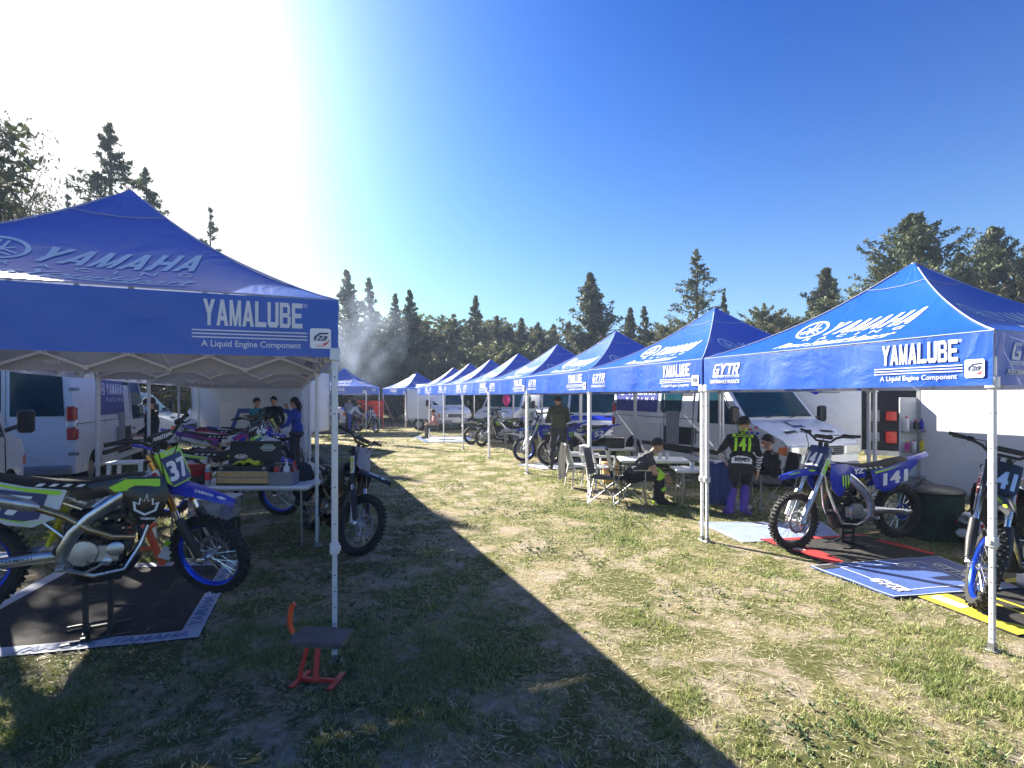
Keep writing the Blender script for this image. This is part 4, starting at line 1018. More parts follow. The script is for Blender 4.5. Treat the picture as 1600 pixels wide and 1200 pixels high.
        single('bike_stand', m, black_plastic if front[0] < 0 else dark_metal, ('black steel stand under the bike numbered %s on the %s' % (S['num'], 'dark mat with a white border' if front[0] < 0 else 'red and black mat')), 'stand', (cpt.x, cpt.y, 0), rear_dir)
    return t
dk = pm('graphic_black', (.012, .013, .017), .3, 0, .1, 6, coat=.2, dirt=.2)
silver_fr = pm('cast_frame_silver', (.66, .67, .69), .30, 1, .3, 9, bump=.1, dirt=.4)
b37 = dict(num='37', plate=navy, plate_edge=lime, shroud=dk, top=dk, side=white_plastic, fork=gold, guard=black_plastic, deco='leaf', stripe=lime, bars='RENTHAL', frame=silver_fr, fork_txt='KYB')
b141 = dict(num='141', plate=navy, shroud=blue_plastic, rim=black_rim, guard=alu, deco='claw', deco_m=lime, frame=silver_fr, fork_txt='DIRT', ftxt_m=lime, bars='')
b66 = dict(num='66', plate=dk, shroud=blue_plastic, top=white_plastic, side=pm('purple_graphic', (.12, .02, .22), .35, 0, .3, 5), fender=white_plastic, stripe=magenta, frame=silver_fr)
# left foreground
bike('motocross_bike', 'blue and lime bike numbered 37 raised on a stand over the white-bordered mat', (-2.53, 4.40), R(33), b37, steer=R(-43), front_h=.50, pitch=R(6.2), stand=.43)
bike('motocross_bike', 'second bike numbered 37, behind the white work table', (-3.52, 7.95), R(20), b37, steer=R(-30), front_h=.345, pitch=R(4))
bike('motocross_bike', 'blue and purple bike numbered 66 with white front fender behind the toolbox', (-4.45, 9.9), R(17), b66, steer=R(-38), front_h=.46, pitch=R(3))
bike('motocross_bike', 'crimson and blue bike behind the number 66 bike', (-5.45, 12.1), R(18), dict(b66, num='6', side=pm('crimson_graphic', (.22, .01, .04), .35, 0, .3, 5), fender=blue_plastic, plate=white_plastic, num_m=dk), steer=R(-20), front_h=.40, pitch=R(3))
bike('motocross_bike', 'farthest bike under the left canopies, beside the man in teal', (-6.2, 14.4), R(20), dict(b66, num='23', side=white_plastic, plate=yellow_print, num_m=dk), steer=R(-10), front_h=.35)
# right
bike('motocross_bike', 'blue bike numbered 141 standing side on over the red and black mat', (3.34, 6.2), R(191.7), b141, steer=R(6), front_h=.345, pitch=R(2.6), stand=.27)
bike('motocross_bike', 'dark blue bike numbered 141 at the right edge, partly behind the canopy leg', (3.95, 4.40), R(212), dict(b141, num='141', plate=dk, num_m=pm('pale_blue_print', (.42, .6, .85), .4), shroud=dk, rim=blue_anod, fork=alu, guard=black_plastic, fork_txt='TWIN', ftxt_m=red_print, fender=dk), steer=R(30), front_h=.385, pitch=R(-1))
bike('motocross_bike', 'blue bike in front of the man in green', (.98, 13.75), R(186), dict(b141, num='52', rim=black_rim), steer=R(8), front_h=.35, pitch=R(2))
bike('motocross_bike', 'blue bike left of the man in green, its front wheel crossed by the canopy leg', (.34, 14.5), R(196), dict(b141, num='8', rim=blue_anod), steer=R(5), front_h=.35, pitch=R(2))
bike('motocross_bike', 'dark bike parked before the white van under the fifth right canopy', (-1.1, 19.2), R(212), dict(b141, num='9', plate=dk, shroud=dk, top=dk, side=dk, fender=dk, fork=steel), steer=R(12), front_h=.345)
bike('motocross_bike', 'black bike lying far back beside the folding table', (-.2, 20.5), R(25), dict(b141, num='4', shroud=dk, side=dk, fender=white_plastic, fork=steel), steer=R(12), front_h=.345)
bike('motocross_bike', 'left bike of the pair under the far canopy facing the camera', (-8.75, 25.9), R(-72), dict(b66, num='11', plate=white_plastic, num_m=dk), steer=R(5))
bike('motocross_bike', 'right bike of the pair under the far canopy facing the camera', (-6.75, 25.9), R(-40), dict(b66, num='15', plate=dk), steer=R(-12))
# black upright bike leaning on its side stand in the grass
bike('motocross_bike', 'black bike leaning on its side stand in the grass right of the near canopy leg', (-1.76, 6.05), R(-50), dict(num='', plate=grey_plastic, shroud=dk, top=dk, side=dk, fender=dk, rfender=dk, rim=black_rim, fork=dk, guard=dk, frame=dk, deco='', fork_txt='KYB', ftxt_m=yellow_print), steer=R(22), front_h=.335, lean=R(-13))
# ------------------------------------------------------------------ vans and trailers
def arch(cx, r, z0, n=9):
    return [(cx + r * math.cos(math.pi * k / (n - 1)), z0 + r * math.sin(math.pi * k / (n - 1)) - 0) for k in range(n)]
def van(name, label, pos, ang, S):
    """pos = ground point of the front left corner seen from the driver; local +x forward, +y left; nose at x = 0"""
    P = dict(L=5.6, W=1.95, H=2.45, paint=white_paint, hood=(.95, 1.28), ws=(1.62, 2.2), open_side=0, rear_window=False, banner=None, stripe=None, cab_only=False, lamps=lamp_clear, box=False, side_windows=(), nums=None)
    P.update(S); L, W_, H = P['L'], P['W'], P['H']
    t = thing(name, label, 'van' if not P['box'] else 'truck', (*pos, 0), ang, 'vans and trucks parked behind the canopies')
    hw = W_ / 2
    def y(x, z): return hw - .10 * max(0, (z - 1.1)) ** 1.3 / 1.5 - .10 * max(0, 1 + x / .5) ** 2 * (1 if x > -.5 else 0)
    hx, hz = -P['hood'][0], P['hood'][1]; wx, wz = -P['ws'][0], H - .12
    wf, wr, wrad = -.95, -(L - 1.05), .40
    low = [(-L, .38)] + [p for p in reversed(arch(wr, wrad, .36))] + [p for p in reversed(arch(wf, wrad, .36))] + [(-.10, .34), (0, .45), (.0, .78)]
    beltF = [(-.10, 1.02)]
    mid = 1.12
    lowpoly = low + [(-.10, 1.0), (-.45, mid + .04), (-L, mid)]
    uppoly = [(-L, mid), (-.45, mid + .04), (hx, hz), (wx, wz), (wx - .45, H), (-L + .12, H), (-L, H - .12)]
    full = low + [(-.10, 1.0), (-.45, mid + .04), (hx, hz), (wx, wz), (wx - .45, H), (-L + .12, H), (-L, H - .12)]
    m = MB()
    for s in (1, -1):
        m.add([(x, s * y(x, z), z) for x, z in lowpoly], [tuple(range(len(lowpoly)))]); m.add([(x, s * y(x, z), z) for x, z in uppoly], [tuple(range(len(uppoly)))])
    ins = [(0.0, .78), (-.02, .9), (-.10, 1.0), (-.45, mid + .04), (hx, hz), (wx, wz), (wx - .45, H), (-L + .12, H), (-L, H - .12), (-L, mid), (-L, .38)]
    ins = [(0, .45)] + ins
    NS = 5
    vs = []
    for (x, z) in ins:
        for j in range(NS + 1):
            v = j / NS * 2 - 1; bulge = .05 * (1 - v * v) if x > -.5 else (.02 * (1 - v * v) if z > 2 else 0); vs.append((x + (bulge if x > -.5 else 0), v * y(x, z), z + (bulge if x <= -.5 and z > 2 else 0)))
    m.add(vs, [(i * (NS + 1) + j, i * (NS + 1) + j + 1, (i + 1) * (NS + 1) + j + 1, (i + 1) * (NS + 1) + j) for i in range(len(ins) - 1) for j in range(NS)])
    bmv = m
    bo = part('body', m, P['paint'], t, 28)
    f = lambda s, o=.008: (lambda u, v: Vector((u, s * (y(u, v) + o), v)))
    def panel(nm, poly, mt, fn, par=t, label=None):
        mm = MB(); poly_on(mm, poly, fn); return part(nm, mm, mt, par, 0, fix=False, label=label)
    # windscreen
    def wsf(u, v):  # u across, v 0 base .. 1 top
        x = hx + (wx - hx) * v; z = hz + (wz - hz) * v; n = Vector((wz - hz, 0, -(wx - hx))).normalized(); yy = y(x, z) - .03
        return Vector((x, u * yy, z)) + n * (.012 + .02 * (1 - u * u))
    mm = MB(); mm.grid(8, 3, lambda a, b: wsf(-.93 + 1.86 * a, .05 + .88 * b)); w_ = part('windscreen', mm, dark_glass, t, 60, fix=False)
    mm = MB()
    for s in (-.55, .15): mm.bar(wsf(s + .1, .03) + Vector((.03, 0, 0)), wsf(s + .62, .12) + Vector((.03, 0, .0)), .02, .015)
    part('wiper', mm, black_plastic, w_)
    # cab door window and mirror each side
    for s in (1, -1):
        poly = [(hx - .22, mid + .12), (wx - .02, wz - .20), (wx - .62, H - .30), (wx - .62, mid + .12)]
        panel('door_window', poly, dark_glass, f(s))
        mm = MB(); d0 = [(hx - .12, .48), (hx - .16, mid + .08), (wx - .0, wz - .14), (wx - .70, H - .22), (wx - .70, .48)]
        for a, b in zip(d0, d0[1:] + d0[:1]): mm.bar(f(s, .002)(*a), f(s, .002)(*b), .012, .012)
        part('door_seam', mm, black_plastic, t, 0)
        mm = MB(); mm.bbox((wx - .55, s * (hw + .012), 1.02), (.17, .03, .045), .01); part('handle', mm, black_plastic, t)
        mm = MB(); mm.bar((hx - .12, s * (hw - .02), 1.32), (hx - .05, s * (hw + .16), 1.40), .05, .06); mm.bbox((hx - .05, s * (hw + .20), 1.45), (.12, .20, .34), .05); part('mirror', mm, black_plastic, t)
        # head lamps, indicators
        hl = [(-.12, .70), (-.30, .98), (-.62, 1.0), (-.40, .74)]
        mm = MB(); mm.add([(.035, s * (hw * .93 - .12), .70), (.045, s * (hw * .55), .72), (.02, s * (hw * .55), .90), (.0, s * (hw * .93 - .12), .92)], [(0, 1, 2, 3)])
        mm.bbox((-.02, s * (hw * .70), .81), (.14, .42, .20), .04); lo = part('headlamp', mm, P['lamps'], t)
        mm = MB(); mm.bbox((-.16, s * (hw - .115), .81), (.30, .12, .18), .04); part('indicator', mm, lamp_orange, lo)
        # rear lamps
        mm = MB(); mm.m = 0; mm.bbox((-L + .03, s * (hw - .06), 1.50), (.14, .15, .26), .03); mm.bbox((-L + .03, s * (hw - .05), 1.12), (.14, .16, .22), .03); mm.m = 1; mm.bbox((-L + .03, s * (hw - .055), 1.30), (.13, .155, .13), .03); part('tail_lamp', mm, [lamp_red, lamp_clear], t)
        # side rub strip and seams
        mm = MB()
        mm.bbox((-(L) / 2 - .1, s * (hw + .012), .62), (L - 3.2, .03, .10), .01); part('rub_strip', mm, black_plastic, t)
        mm = MB()
        for x in (wx - .8, wx - 2.0, -L + .35): mm.bar(f(s, .0)(x, .46), f(s, .0)(x, H - .2), .012, .012)
        mm.bar(f(s, 0)(-L + .1, 1.30), f(s, 0)(wx - .8, 1.30), .012, .012); part('panel_seam', mm, black_plastic, t, 0)
        for (x0, x1) in P['side_windows']:
            c = .07; z0, z1 = 1.42, H - .42
            panel('side_window', [(x0 + c, z0), (x1 - c, z0), (x1, z0 + c), (x1, z1 - c), (x1 - c, z1), (x0 + c, z1), (x0, z1 - c), (x0, z0 + c)], dark_glass, f(s))
    if P['rear_window']:
        for s in (1, -1):
            mm = MB(); mm.add([(-L - .01, s * .06, 1.45), (-L - .01, s * (hw - .16), 1.45), (-L - .01, s * (hw - .20), H - .42), (-L - .01, s * .06, H - .38)], [(0, 1, 2, 3)]); part('rear_window', mm, dark_glass, t, 0)
    mm = MB(); mm.bar((-L - .004, 0, .5), (-L - .004, 0, H - .2), .014, .014)
    for s in (1, -1):
        for z in (.75, 1.95): mm.bbox((-L, s * (hw - .02), z), (.05, .16, .06), .01)
    part('rear_door_hinges', mm, steel, t)
    # bumper, grille, plate
    mm = MB(); mm.bbox((-.05, 0, .46), (.26, W_ - .16, .24), .08); part('bumper', mm, grey_plastic if not P.get('paint_bumper') else P['paint'], t); mm = MB(); mm.bbox((-L - .03, 0, .46), (.16, W_ - .10, .18), .05); part('rear_bumper', mm, grey_plastic, t)
    mm = MB(); mm.bbox((.035, 0, .80), (.06, .86, .17), .02); go = part('grille', mm, black_plastic, t)
    mm = MB(); [mm.bbox((.068, 0, .74 + k * .04), (.01, .80, .012), .003) for k in range(4)]; part('grille_bar', mm, steel, go)
    mm = MB(); mm.bbox((.09, 0, .50), (.012, .50, .11), .005); part('licence_plate', mm, white_plastic, t)
    mm = MB()
    for s in (1, -1):   # black vents on the bonnet
        mm.add([(-.30, s * .30, 1.125), (-.28, s * .62, 1.105), (-.36, s * .62, 1.145), (-.38, s * .32, 1.165)], [(0, 1, 2, 3)])
    part('bonnet_vent', mm, black_plastic, t, 0)
    for x in (wf, wr):
        for s in (1, -1):
            mm = MB(); mm.ring([(0, -.10), (.12, -.11), (.145, -.06), (.145, .06), (.12, .11), (0, .10)], .195, (x, s * (hw - .16), .335), 24); wo = part('wheel', mm, rubber, t)
            mm = MB(); mm.lathe([(.20, -.09), (.205, 0), (.20, s * .085), (.16, s * .06), (.06, s * .075), (.03, s * .09)], (x, s * (hw - .16), .335), 'Y', 18); part('wheel_rim', mm, steel, wo)
        mm = MB(); mm.box((x, 0, .55), (.82, W_ - .44, .42)); part('wheel_well', mm, black_plastic, t, 0)
    mm = MB(); mm.box((-L / 2, 0, .40), (L - .3, W_ - .3, .12)); part('underbody', mm, black_plastic, t, 0)
    s = P['open_side']
    if s:   # load door slid back: flat dark panel on the side, interior shade put into its colour
        x1, x0 = wx - .78, wx - 1.85; panel('door_opening_shade', [(x0, .50), (x1, .50), (x1, H - .30), (x0, H - .30)], pm('painted_interior_shade', (.02, .02, .025), .8, 0, .6, 3), f(s, .006))
        mm = MB(); [mm.bar(f(s, .012)(a, .5), f(s, .012)(a, H - .3), .03, .03) for a in (x0, x1)]; mm.bbox(f(s, -.02)((x0 + x1) / 2 - .2, 1.0), (.5, .05, .9), .02); part('door_frame', mm, grey_plastic, t)
    if P['banner']:
        s, x0, x1 = P['banner']; navy2 = pm('van_banner_blue', (.02, .035, .22), .4, 0, .08, 4); mm = MB(); ff = f(s, .010); mm.m = 0
        mm.grid(6, 6, lambda a, b: ff(x0 + (x1 - x0) * a, 1.42 + (H - .34 - 1.42) * b)); mm.m = 1; f2 = f(s, .014); w = x1 - x0; d = 1 if s < 0 else -1
        e0 = x0 if s < 0 else x1; emblem(mm, e0 + d * w * .16, 1.98, .13, f2); put_block(mm, 'YAMAHA', e0 + d * w * .29, 1.86, d * w * .66, .24, f2, 0, .15)
        put_text(mm, 'RACING', e0 + d * w * .27, 1.70, d * w * .66, .09, f2, .025, 0, 2.2)
        part('banner', mm, [navy2, white_vinyl], t, 0, fix=False)
    if P['stripe']:
        for s in (1, -1): panel('stripe', [(-L + .1, .95), (-.5, .95), (-.5, 1.10), (-L + .1, 1.22)], P['stripe'], f(s, .006))
        mm = MB(); mm.grid(4, 1, lambda a, b: Vector((-.12 - .3 * b, (a * 2 - 1) * .8, 1.03 + .13 * b + .012))); part('bonnet_stripe', mm, P['stripe'], t, 0)
    if P['nums']:
        mm = MB(); mm.m = 0; nf = lambda u, v: Vector((-.50 - v * (hx + .5) / -.30 * .9, u, mid + .06 + v * (hz - mid - .04) / .30 * .9 + .012)); mm.add([nf(-.16, .02), nf(.16, .02), nf(.12, .24), nf(-.12, .24)], [(0, 1, 2, 3)]); mm.m = 1
        nf2 = lambda u, v: nf(u, v) + Vector((.002, 0, .006)); put_text(mm, P['nums'], -.10, .08, .20, .12, nf2, .06); part('bonnet_number', mm, [navy, white_vinyl], t, 0)
    if P.get('decals'):
        mm = MB(); ff = f(P['decals'], .012)
        mm.m = 0
        for k in range(7): x = -.62 - .14 * (k % 4); z = 1.10 - .12 * (k // 4); poly_on(mm, [(x + .045 * math.cos(a * .785), z + .03 * math.sin(a * .785)) for a in range(8)], ff)
        mm.m = 1
        for k in range(3): x = -.70 - .16 * k; z = 1.20 - .05 * k; poly_on(mm, [(x, z), (x + .09, z), (x + .09, z + .035), (x, z + .035)], ff)
        part('decal', mm, [blue_plastic, red_print], t, 0)
    return t
def off(pt, *ds):
    v = Vector(pt); [v.__iadd__(d * k) for d, k in ds]; return (v.x, v.y)
# pos is the ground point under the middle of the nose; heading ang
na = math.atan2(-RD.y, -RD.x)
c = Vector((4.95, 9.5, 0)) + RP * .98
van('van', 'white van with blue racing banner, number on the bonnet, behind the second right canopy', (c.x, c.y), na, dict(L=6.0, H=2.35, ws=(1.75, 2.2), hood=(.98, 1.34), banner=(-1, -5.85, -3.9), side_windows=((-3.75, -2.95),), open_side=-1, nums='103', decals=-1))
c = Vector(gp(770, 23.0)); van('van', 'white van facing the meadow, behind the black bike in the middle distance', (c.x, c.y), R(-112), dict(L=5.4, H=2.3, ws=(1.7, 2.2), paint_bumper=True))
c = Vector(gp(930, 16.9)); van('van', 'white and blue van with big dark windscreen behind the man in green', (c.x, c.y), R(-100), dict(L=5.2, H=2.5, ws=(1.35, 2.2), hood=(.75, 1.2), stripe=blue_plastic))
c = Vector(gp(868, 21.5)); van('van', 'white van behind the bikes, left of the white and blue van', (c.x, c.y), R(-105), dict(L=5.2, H=2.5, ws=(1.5, 2.2)))
c = Vector(gp(838, 25.5)); van('van', 'teal green van between two white vans in the middle distance', (c.x, c.y), R(-105), dict(L=5.2, H=2.4, paint=teal_p))
c = Vector(gp(712, 27.5)); van('van', 'white panel van with its side door open at the far end of the right row', (c.x, c.y), R(-60), dict(L=5.4, H=2.5, open_side=-1))
# left vans
la = math.atan2(LD.y, LD.x); c = Vector((-8.1, 9.7, 0)) + LD * 6.0 - LP * 1.0
van('van', 'tall white panel van seen from behind with red tail lamps and blue racing banner', (c.x, c.y), la, dict(L=6.0, H=2.7, rear_window=True, banner=(-1, -4.6, -2.9), open_side=-1, W=2.0))
c = Vector((-8.67, 8.04, 0)); van('van', 'white van cut by the left edge with its black mirror and wheel arch showing', (c.x, c.y), R(118), dict(L=5.4, H=2.3))
c = Vector(gp(296, 17.5)); van('van', 'small white van beyond the man in the dark cap', (c.x, c.y), R(12), dict(L=4.6, H=2.0, ws=(1.5, 1.8)))
c = Vector(gp(545, 30)); van('van', 'pale van behind the far left canopy', (c.x, c.y), R(10), dict(L=5.4, H=2.4, stripe=blue_plastic))
c = Vector(gp(365, 21.5)); van('van', 'pale blue van behind the left poles', (c.x - 1.5, c.y + 1), R(-70), dict(L=5.4, H=2.4, side_windows=((-3.75, -2.9),)))
c = Vector(gp(1005, 21.)); van('van', 'white van beyond the racing banner van', (c.x + .4, c.y), R(-70), dict(L=5.4, H=2.4))

# box trailer at the right edge
def trailer(label, cx, cy, ang, L, W_, H, z0, reflect=True, graphics=None, cat='trailer', name='box_trailer'):
    t = thing(name, label, cat, (cx, cy, 0), ang)
    m = MB(); m.bbox((0, 0, z0 + (H - z0) / 2), (L, W_, H - z0), .06); part('body', m, white_paint2, t)
    m = MB()
    for s in (1, -1):
        for e in (1, -1): m.bar((e * (L / 2 + .004), s * (W_ / 2 - .03), z0), (e * (L / 2 + .004), s * (W_ / 2 - .03), H), .05, .05)
        m.bar((-L / 2, s * (W_ / 2 + .006), z0 + .03), (L / 2, s * (W_ / 2 + .006), z0 + .03), .03, .07)
    part('edge_trim', m, alu, t)
    for s in (1, -1):
        for x in (-.4, .4):
            m = MB(); m.ring([(0, -.09), (.10, -.10), (.13, -.05), (.13, .05), (.10, .10), (0, .09)], .18, (x, s * (W_ / 2 - .14), .31), 22); w = part('wheel', m, rubber, t)
            m = MB(); m.lathe([(.185, -.05), (.18, s * .05), (.05, s * .06)], (x, s * (W_ / 2 - .14), .31), 'Y', 16); part('wheel_rim', m, steel, w)
        if reflect:
            for x in (-L * .42, 0, L * .36): m = MB(); m.bbox((x, s * (W_ / 2 + .012), z0 + .14), (.10, .02, .045), .006); part('reflector', m, lamp_orange, t)
    m = MB(); m.box((0, 0, z0 - .06), (L - .1, W_ - .5, .1)); m.bar((L / 2, 0, z0 - .05), (L / 2 + 1.1, 0, z0 - .05), .09); part('chassis', m, steel, t)
    return t
e0 = Vector((5.98, 7.70, 0)); c = e0 - RD * 2.6 + RP * 1.1
tr = trailer('large white box trailer at the right edge, half in canopy shadow', c.x, c.y, RANG, 5.2, 2.2, 2.75, .42)
# open pegboard door with shelves at the trailer's end
pg = thing('pegboard_rack', 'white pegboard rack with shelves of spray cans at the end of the box trailer', 'rack', (5.93, 7.74, 0), R(-8))
m = MB(); m.bbox((0, 0, 1.15), (.36, .025, 1.3), .008); bd = part('board', m, white_plastic, pg)
m = MB()
for i in range(9):
    for j in range(30): x = -.15 + i * .0375; z = .6 + j * .038; m.add([(x - .005, -.0136, z - .005), (x + .005, -.0136, z - .005), (x + .005, -.0136, z + .005), (x - .005, -.0136, z + .005)], [(0, 1, 2, 3)])
part('peg_holes', m, dark_metal, bd, 0, kind='stuff')
for z in (.62, 1.0, 1.30):
    m = MB(); m.bbox((0, -.07, z), (.36, .12, .012), .004); m.bar((-.18, -.13, z + .03), (.18, -.13, z + .03), .008); part('shelf', m, steel, pg)
m = MB(); m.tube([(.19, -.02, .35), (.19, -.02, 1.9)], .015, 8); m.tube([(.19, -.02, .9), (.16, -.1, .5), (.0, -.25, .1)], .018, 8); part('post', m, steel, pg)
def bottle(loc, h, r, body, cap, label, name='bottle', group=None, neck=.35, par=None):
    m = MB(); m.lathe([(r * .9, 0), (r, .01), (r, h * .7), (r * .85, h * .78), (r * neck, h * .84), (r * neck, h * .88)], n=12); o = part(name, m, body, None); o.location = loc
    m = MB(); m.lathe([(r * neck * 1.25, h * .87), (r * neck * 1.25, h * .98), (r * neck, h)], n=10); part('cap', m, cap, o)
    o['label'] = label; o['category'] = 'bottle'
    if group: o['group'] = group
    return o
Tm = Matrix.Translation((5.93, 7.74, 0)) @ Matrix.Rotation(R(-8), 4, 'Z')
for i, (x, z, h, r, b_, c_, l_) in enumerate([(-.12, 1.306, .22, .030, white_plastic, red_print, 'white spray bottle with red cap, left on the top pegboard shelf'), (.0, 1.306, .17, .028, dk, red_print, 'dark can with red cap, middle of the top pegboard shelf'), (.09, 1.306, .19, .034, blue_plastic, dk, 'blue can, right on the top pegboard shelf'),
                                         (-.11, 1.006, .16, .032, magenta, yellow_print, 'purple can with yellow cap on the middle pegboard shelf'), (-.02, 1.006, .18, .03, white_plastic, red_print, 'white can with red cap on the middle pegboard shelf'), (.09, 1.006, .2, .036, yellow_print, dk, 'yellow can on the middle pegboard shelf')]):
    bottle(Tm @ Vector((x, -.07, z)), h, r, b_, c_, l_, group='cans on the pegboard shelves')
# box truck with its rear open, between the banner van and the trailer
bt = thing('box_truck', 'white box truck with open dark load bay behind the side on blue bike', 'truck', (7.8, 12.35, 0), R(-35))
m = MB(); m.bbox((-.35, 0, 1.75), (1.5, 2.2, 2.3), .03); part('body', m, white_paint2, bt)
m = MB(); m.box((-.2, -1.12, 1.9), (.4, .012, .02)); m.box((-.95, -1.115, 1.0), (.02, .012, .6)); part('panel_seam', m, grey_plastic, bt, 0)
m = MB(); m.m = 0; m.add([(-.62, -1.112, 2.02), (-.28, -1.112, 2.02), (-.28, -1.112, 1.94), (-.45, -1.112, 1.85), (-.62, -1.112, 1.94)], [(0, 1, 2, 3, 4)]); part('emblem', m, blue_plastic, bt, 0, fix=False)
m = MB(); m.box((1.15, .1, 1.75), (1.5, 1.9, 2.2)); part('load_bay_shade', m, pm('painted_interior_shade', (.02, .02, .025), .8, 0, .6, 3), bt)  # solid dark box: the shade inside the open bay is painted as its colour
for k in range(6): m = MB(); m.bbox((.62 + (k % 3) * .3, -.90, .95 + (k // 3) * .45), (.2, .1, .2 + .05 * (k % 2)), .02); part('stowed_box', m, [grey_plastic, red_m, steel][k % 3], bt)
m = MB(); m.bar((.45, -1.02, .62), (1.9, -1.02, .62), .08, .10); part('step', m, alu, bt)
m = MB(); m.bbox((1.62, -1.02, 1.35), (.05, .12, 1.4), .01); m.bbox((1.78, -1.05, 1.55), (.30, .04, .9), .01); part('door', m, white_paint2, bt)
m = MB(); m.bbox((1.78, -1.10, 1.45), (.24, .02, .6), .01); part('door_window', m, dark_glass, bt)
m = MB(); m.bbox((1.5, -.92, 2.05), (.26, .05, .5), .01); part('cupboard', m, pine_m, bt)
for s in (1, -1):
    m = MB(); m.ring([(0, -.10), (.12, -.11), (.15, -.05), (.15, .05), (.12, .11), (0, .10)], .21, (-.3, s * .95, .36), 22); part('wheel', m, rubber, bt)
# far white trailers
trailer('pale box trailer far off left of the open panel van', *gp(668, 29)[:2], R(5), 2.0, 2.0, 2.2, .6, False)
trailer('pale camper box behind the blue lettered banner', *gp(412, 19.5)[:2], R(-3), 4.2, 2.0, 2.7, .5, False)
# ------------------------------------------------------------------ people: one continuous remeshed body each
from mathutils.bvhtree import BVHTree
skin_m = pm('skin', (.48, .27, .18), .5, 0, .08, 12)
hair_m = pm('hair_dark', (.018, .012, .010), .6, 0, .4, 60, bump=.6, bscale=90)
CL = {}
def cloth(name, col, r=.85):
    if name not in CL: CL[name] = pm('cloth_' + name, col, r, 0, .15, 7, bump=.35, bscale=14)
    return CL[name]
def seg_mesh(m, a, b, ra, rb, n=10):
    a, b = Vector(a), Vector(b); d = b - a; L = d.length
    if L < 1e-4: d = Vector((0, 0, 1)); L = 1e-4
    dn = d.normalized(); pts = []; rr = []
    for k in (-.98, -.7, -.3): pts.append(a + dn * ra * k); rr.append(ra * math.sqrt(1 - k * k))
    pts += [a, a.lerp(b, .5), b]; rr += [ra, (ra + rb) / 2, rb]
    for k in (.3, .7, .98): pts.append(b + dn * rb * k); rr.append(rb * math.sqrt(1 - k * k))
    m.tube(pts, rr, n)
STAND = dict(pelvis=(0, 0, .95), chest=(.0, 0, 1.28), neck=(0, 0, 1.47), head=(.03, 0, 1.62), shL=(0, .17, 1.41), shR=(0, -.17, 1.41), elL=(-.02, .24, 1.13), elR=(-.02, -.24, 1.13), wrL=(.08, .25, .89), wrR=(.08, -.25, .89),
             hiL=(0, .09, .92), hiR=(0, -.09, .92), knL=(.03, .11, .50), knR=(.03, -.11, .50), anL=(-.02, .12, .09), anR=(-.02, -.12, .09), toL=(.15, .14, .04), toR=(.15, -.14, .04))
SIT = dict(STAND, pelvis=(0, 0, .50), chest=(.08, 0, .80), neck=(.12, 0, .99), head=(.17, 0, 1.13), shL=(.10, .17, .93), shR=(.10, -.17, .93), elL=(.22, .23, .66), elR=(.22, -.23, .66), wrL=(.42, .16, .62), wrR=(.42, -.16, .62),
           hiL=(.02, .09, .49), hiR=(.02, -.09, .49), knL=(.43, .13, .52), knR=(.43, -.13, .52), anL=(.45, .13, .09), anR=(.45, -.13, .09), toL=(.61, .15, .04), toR=(.61, -.15, .04))
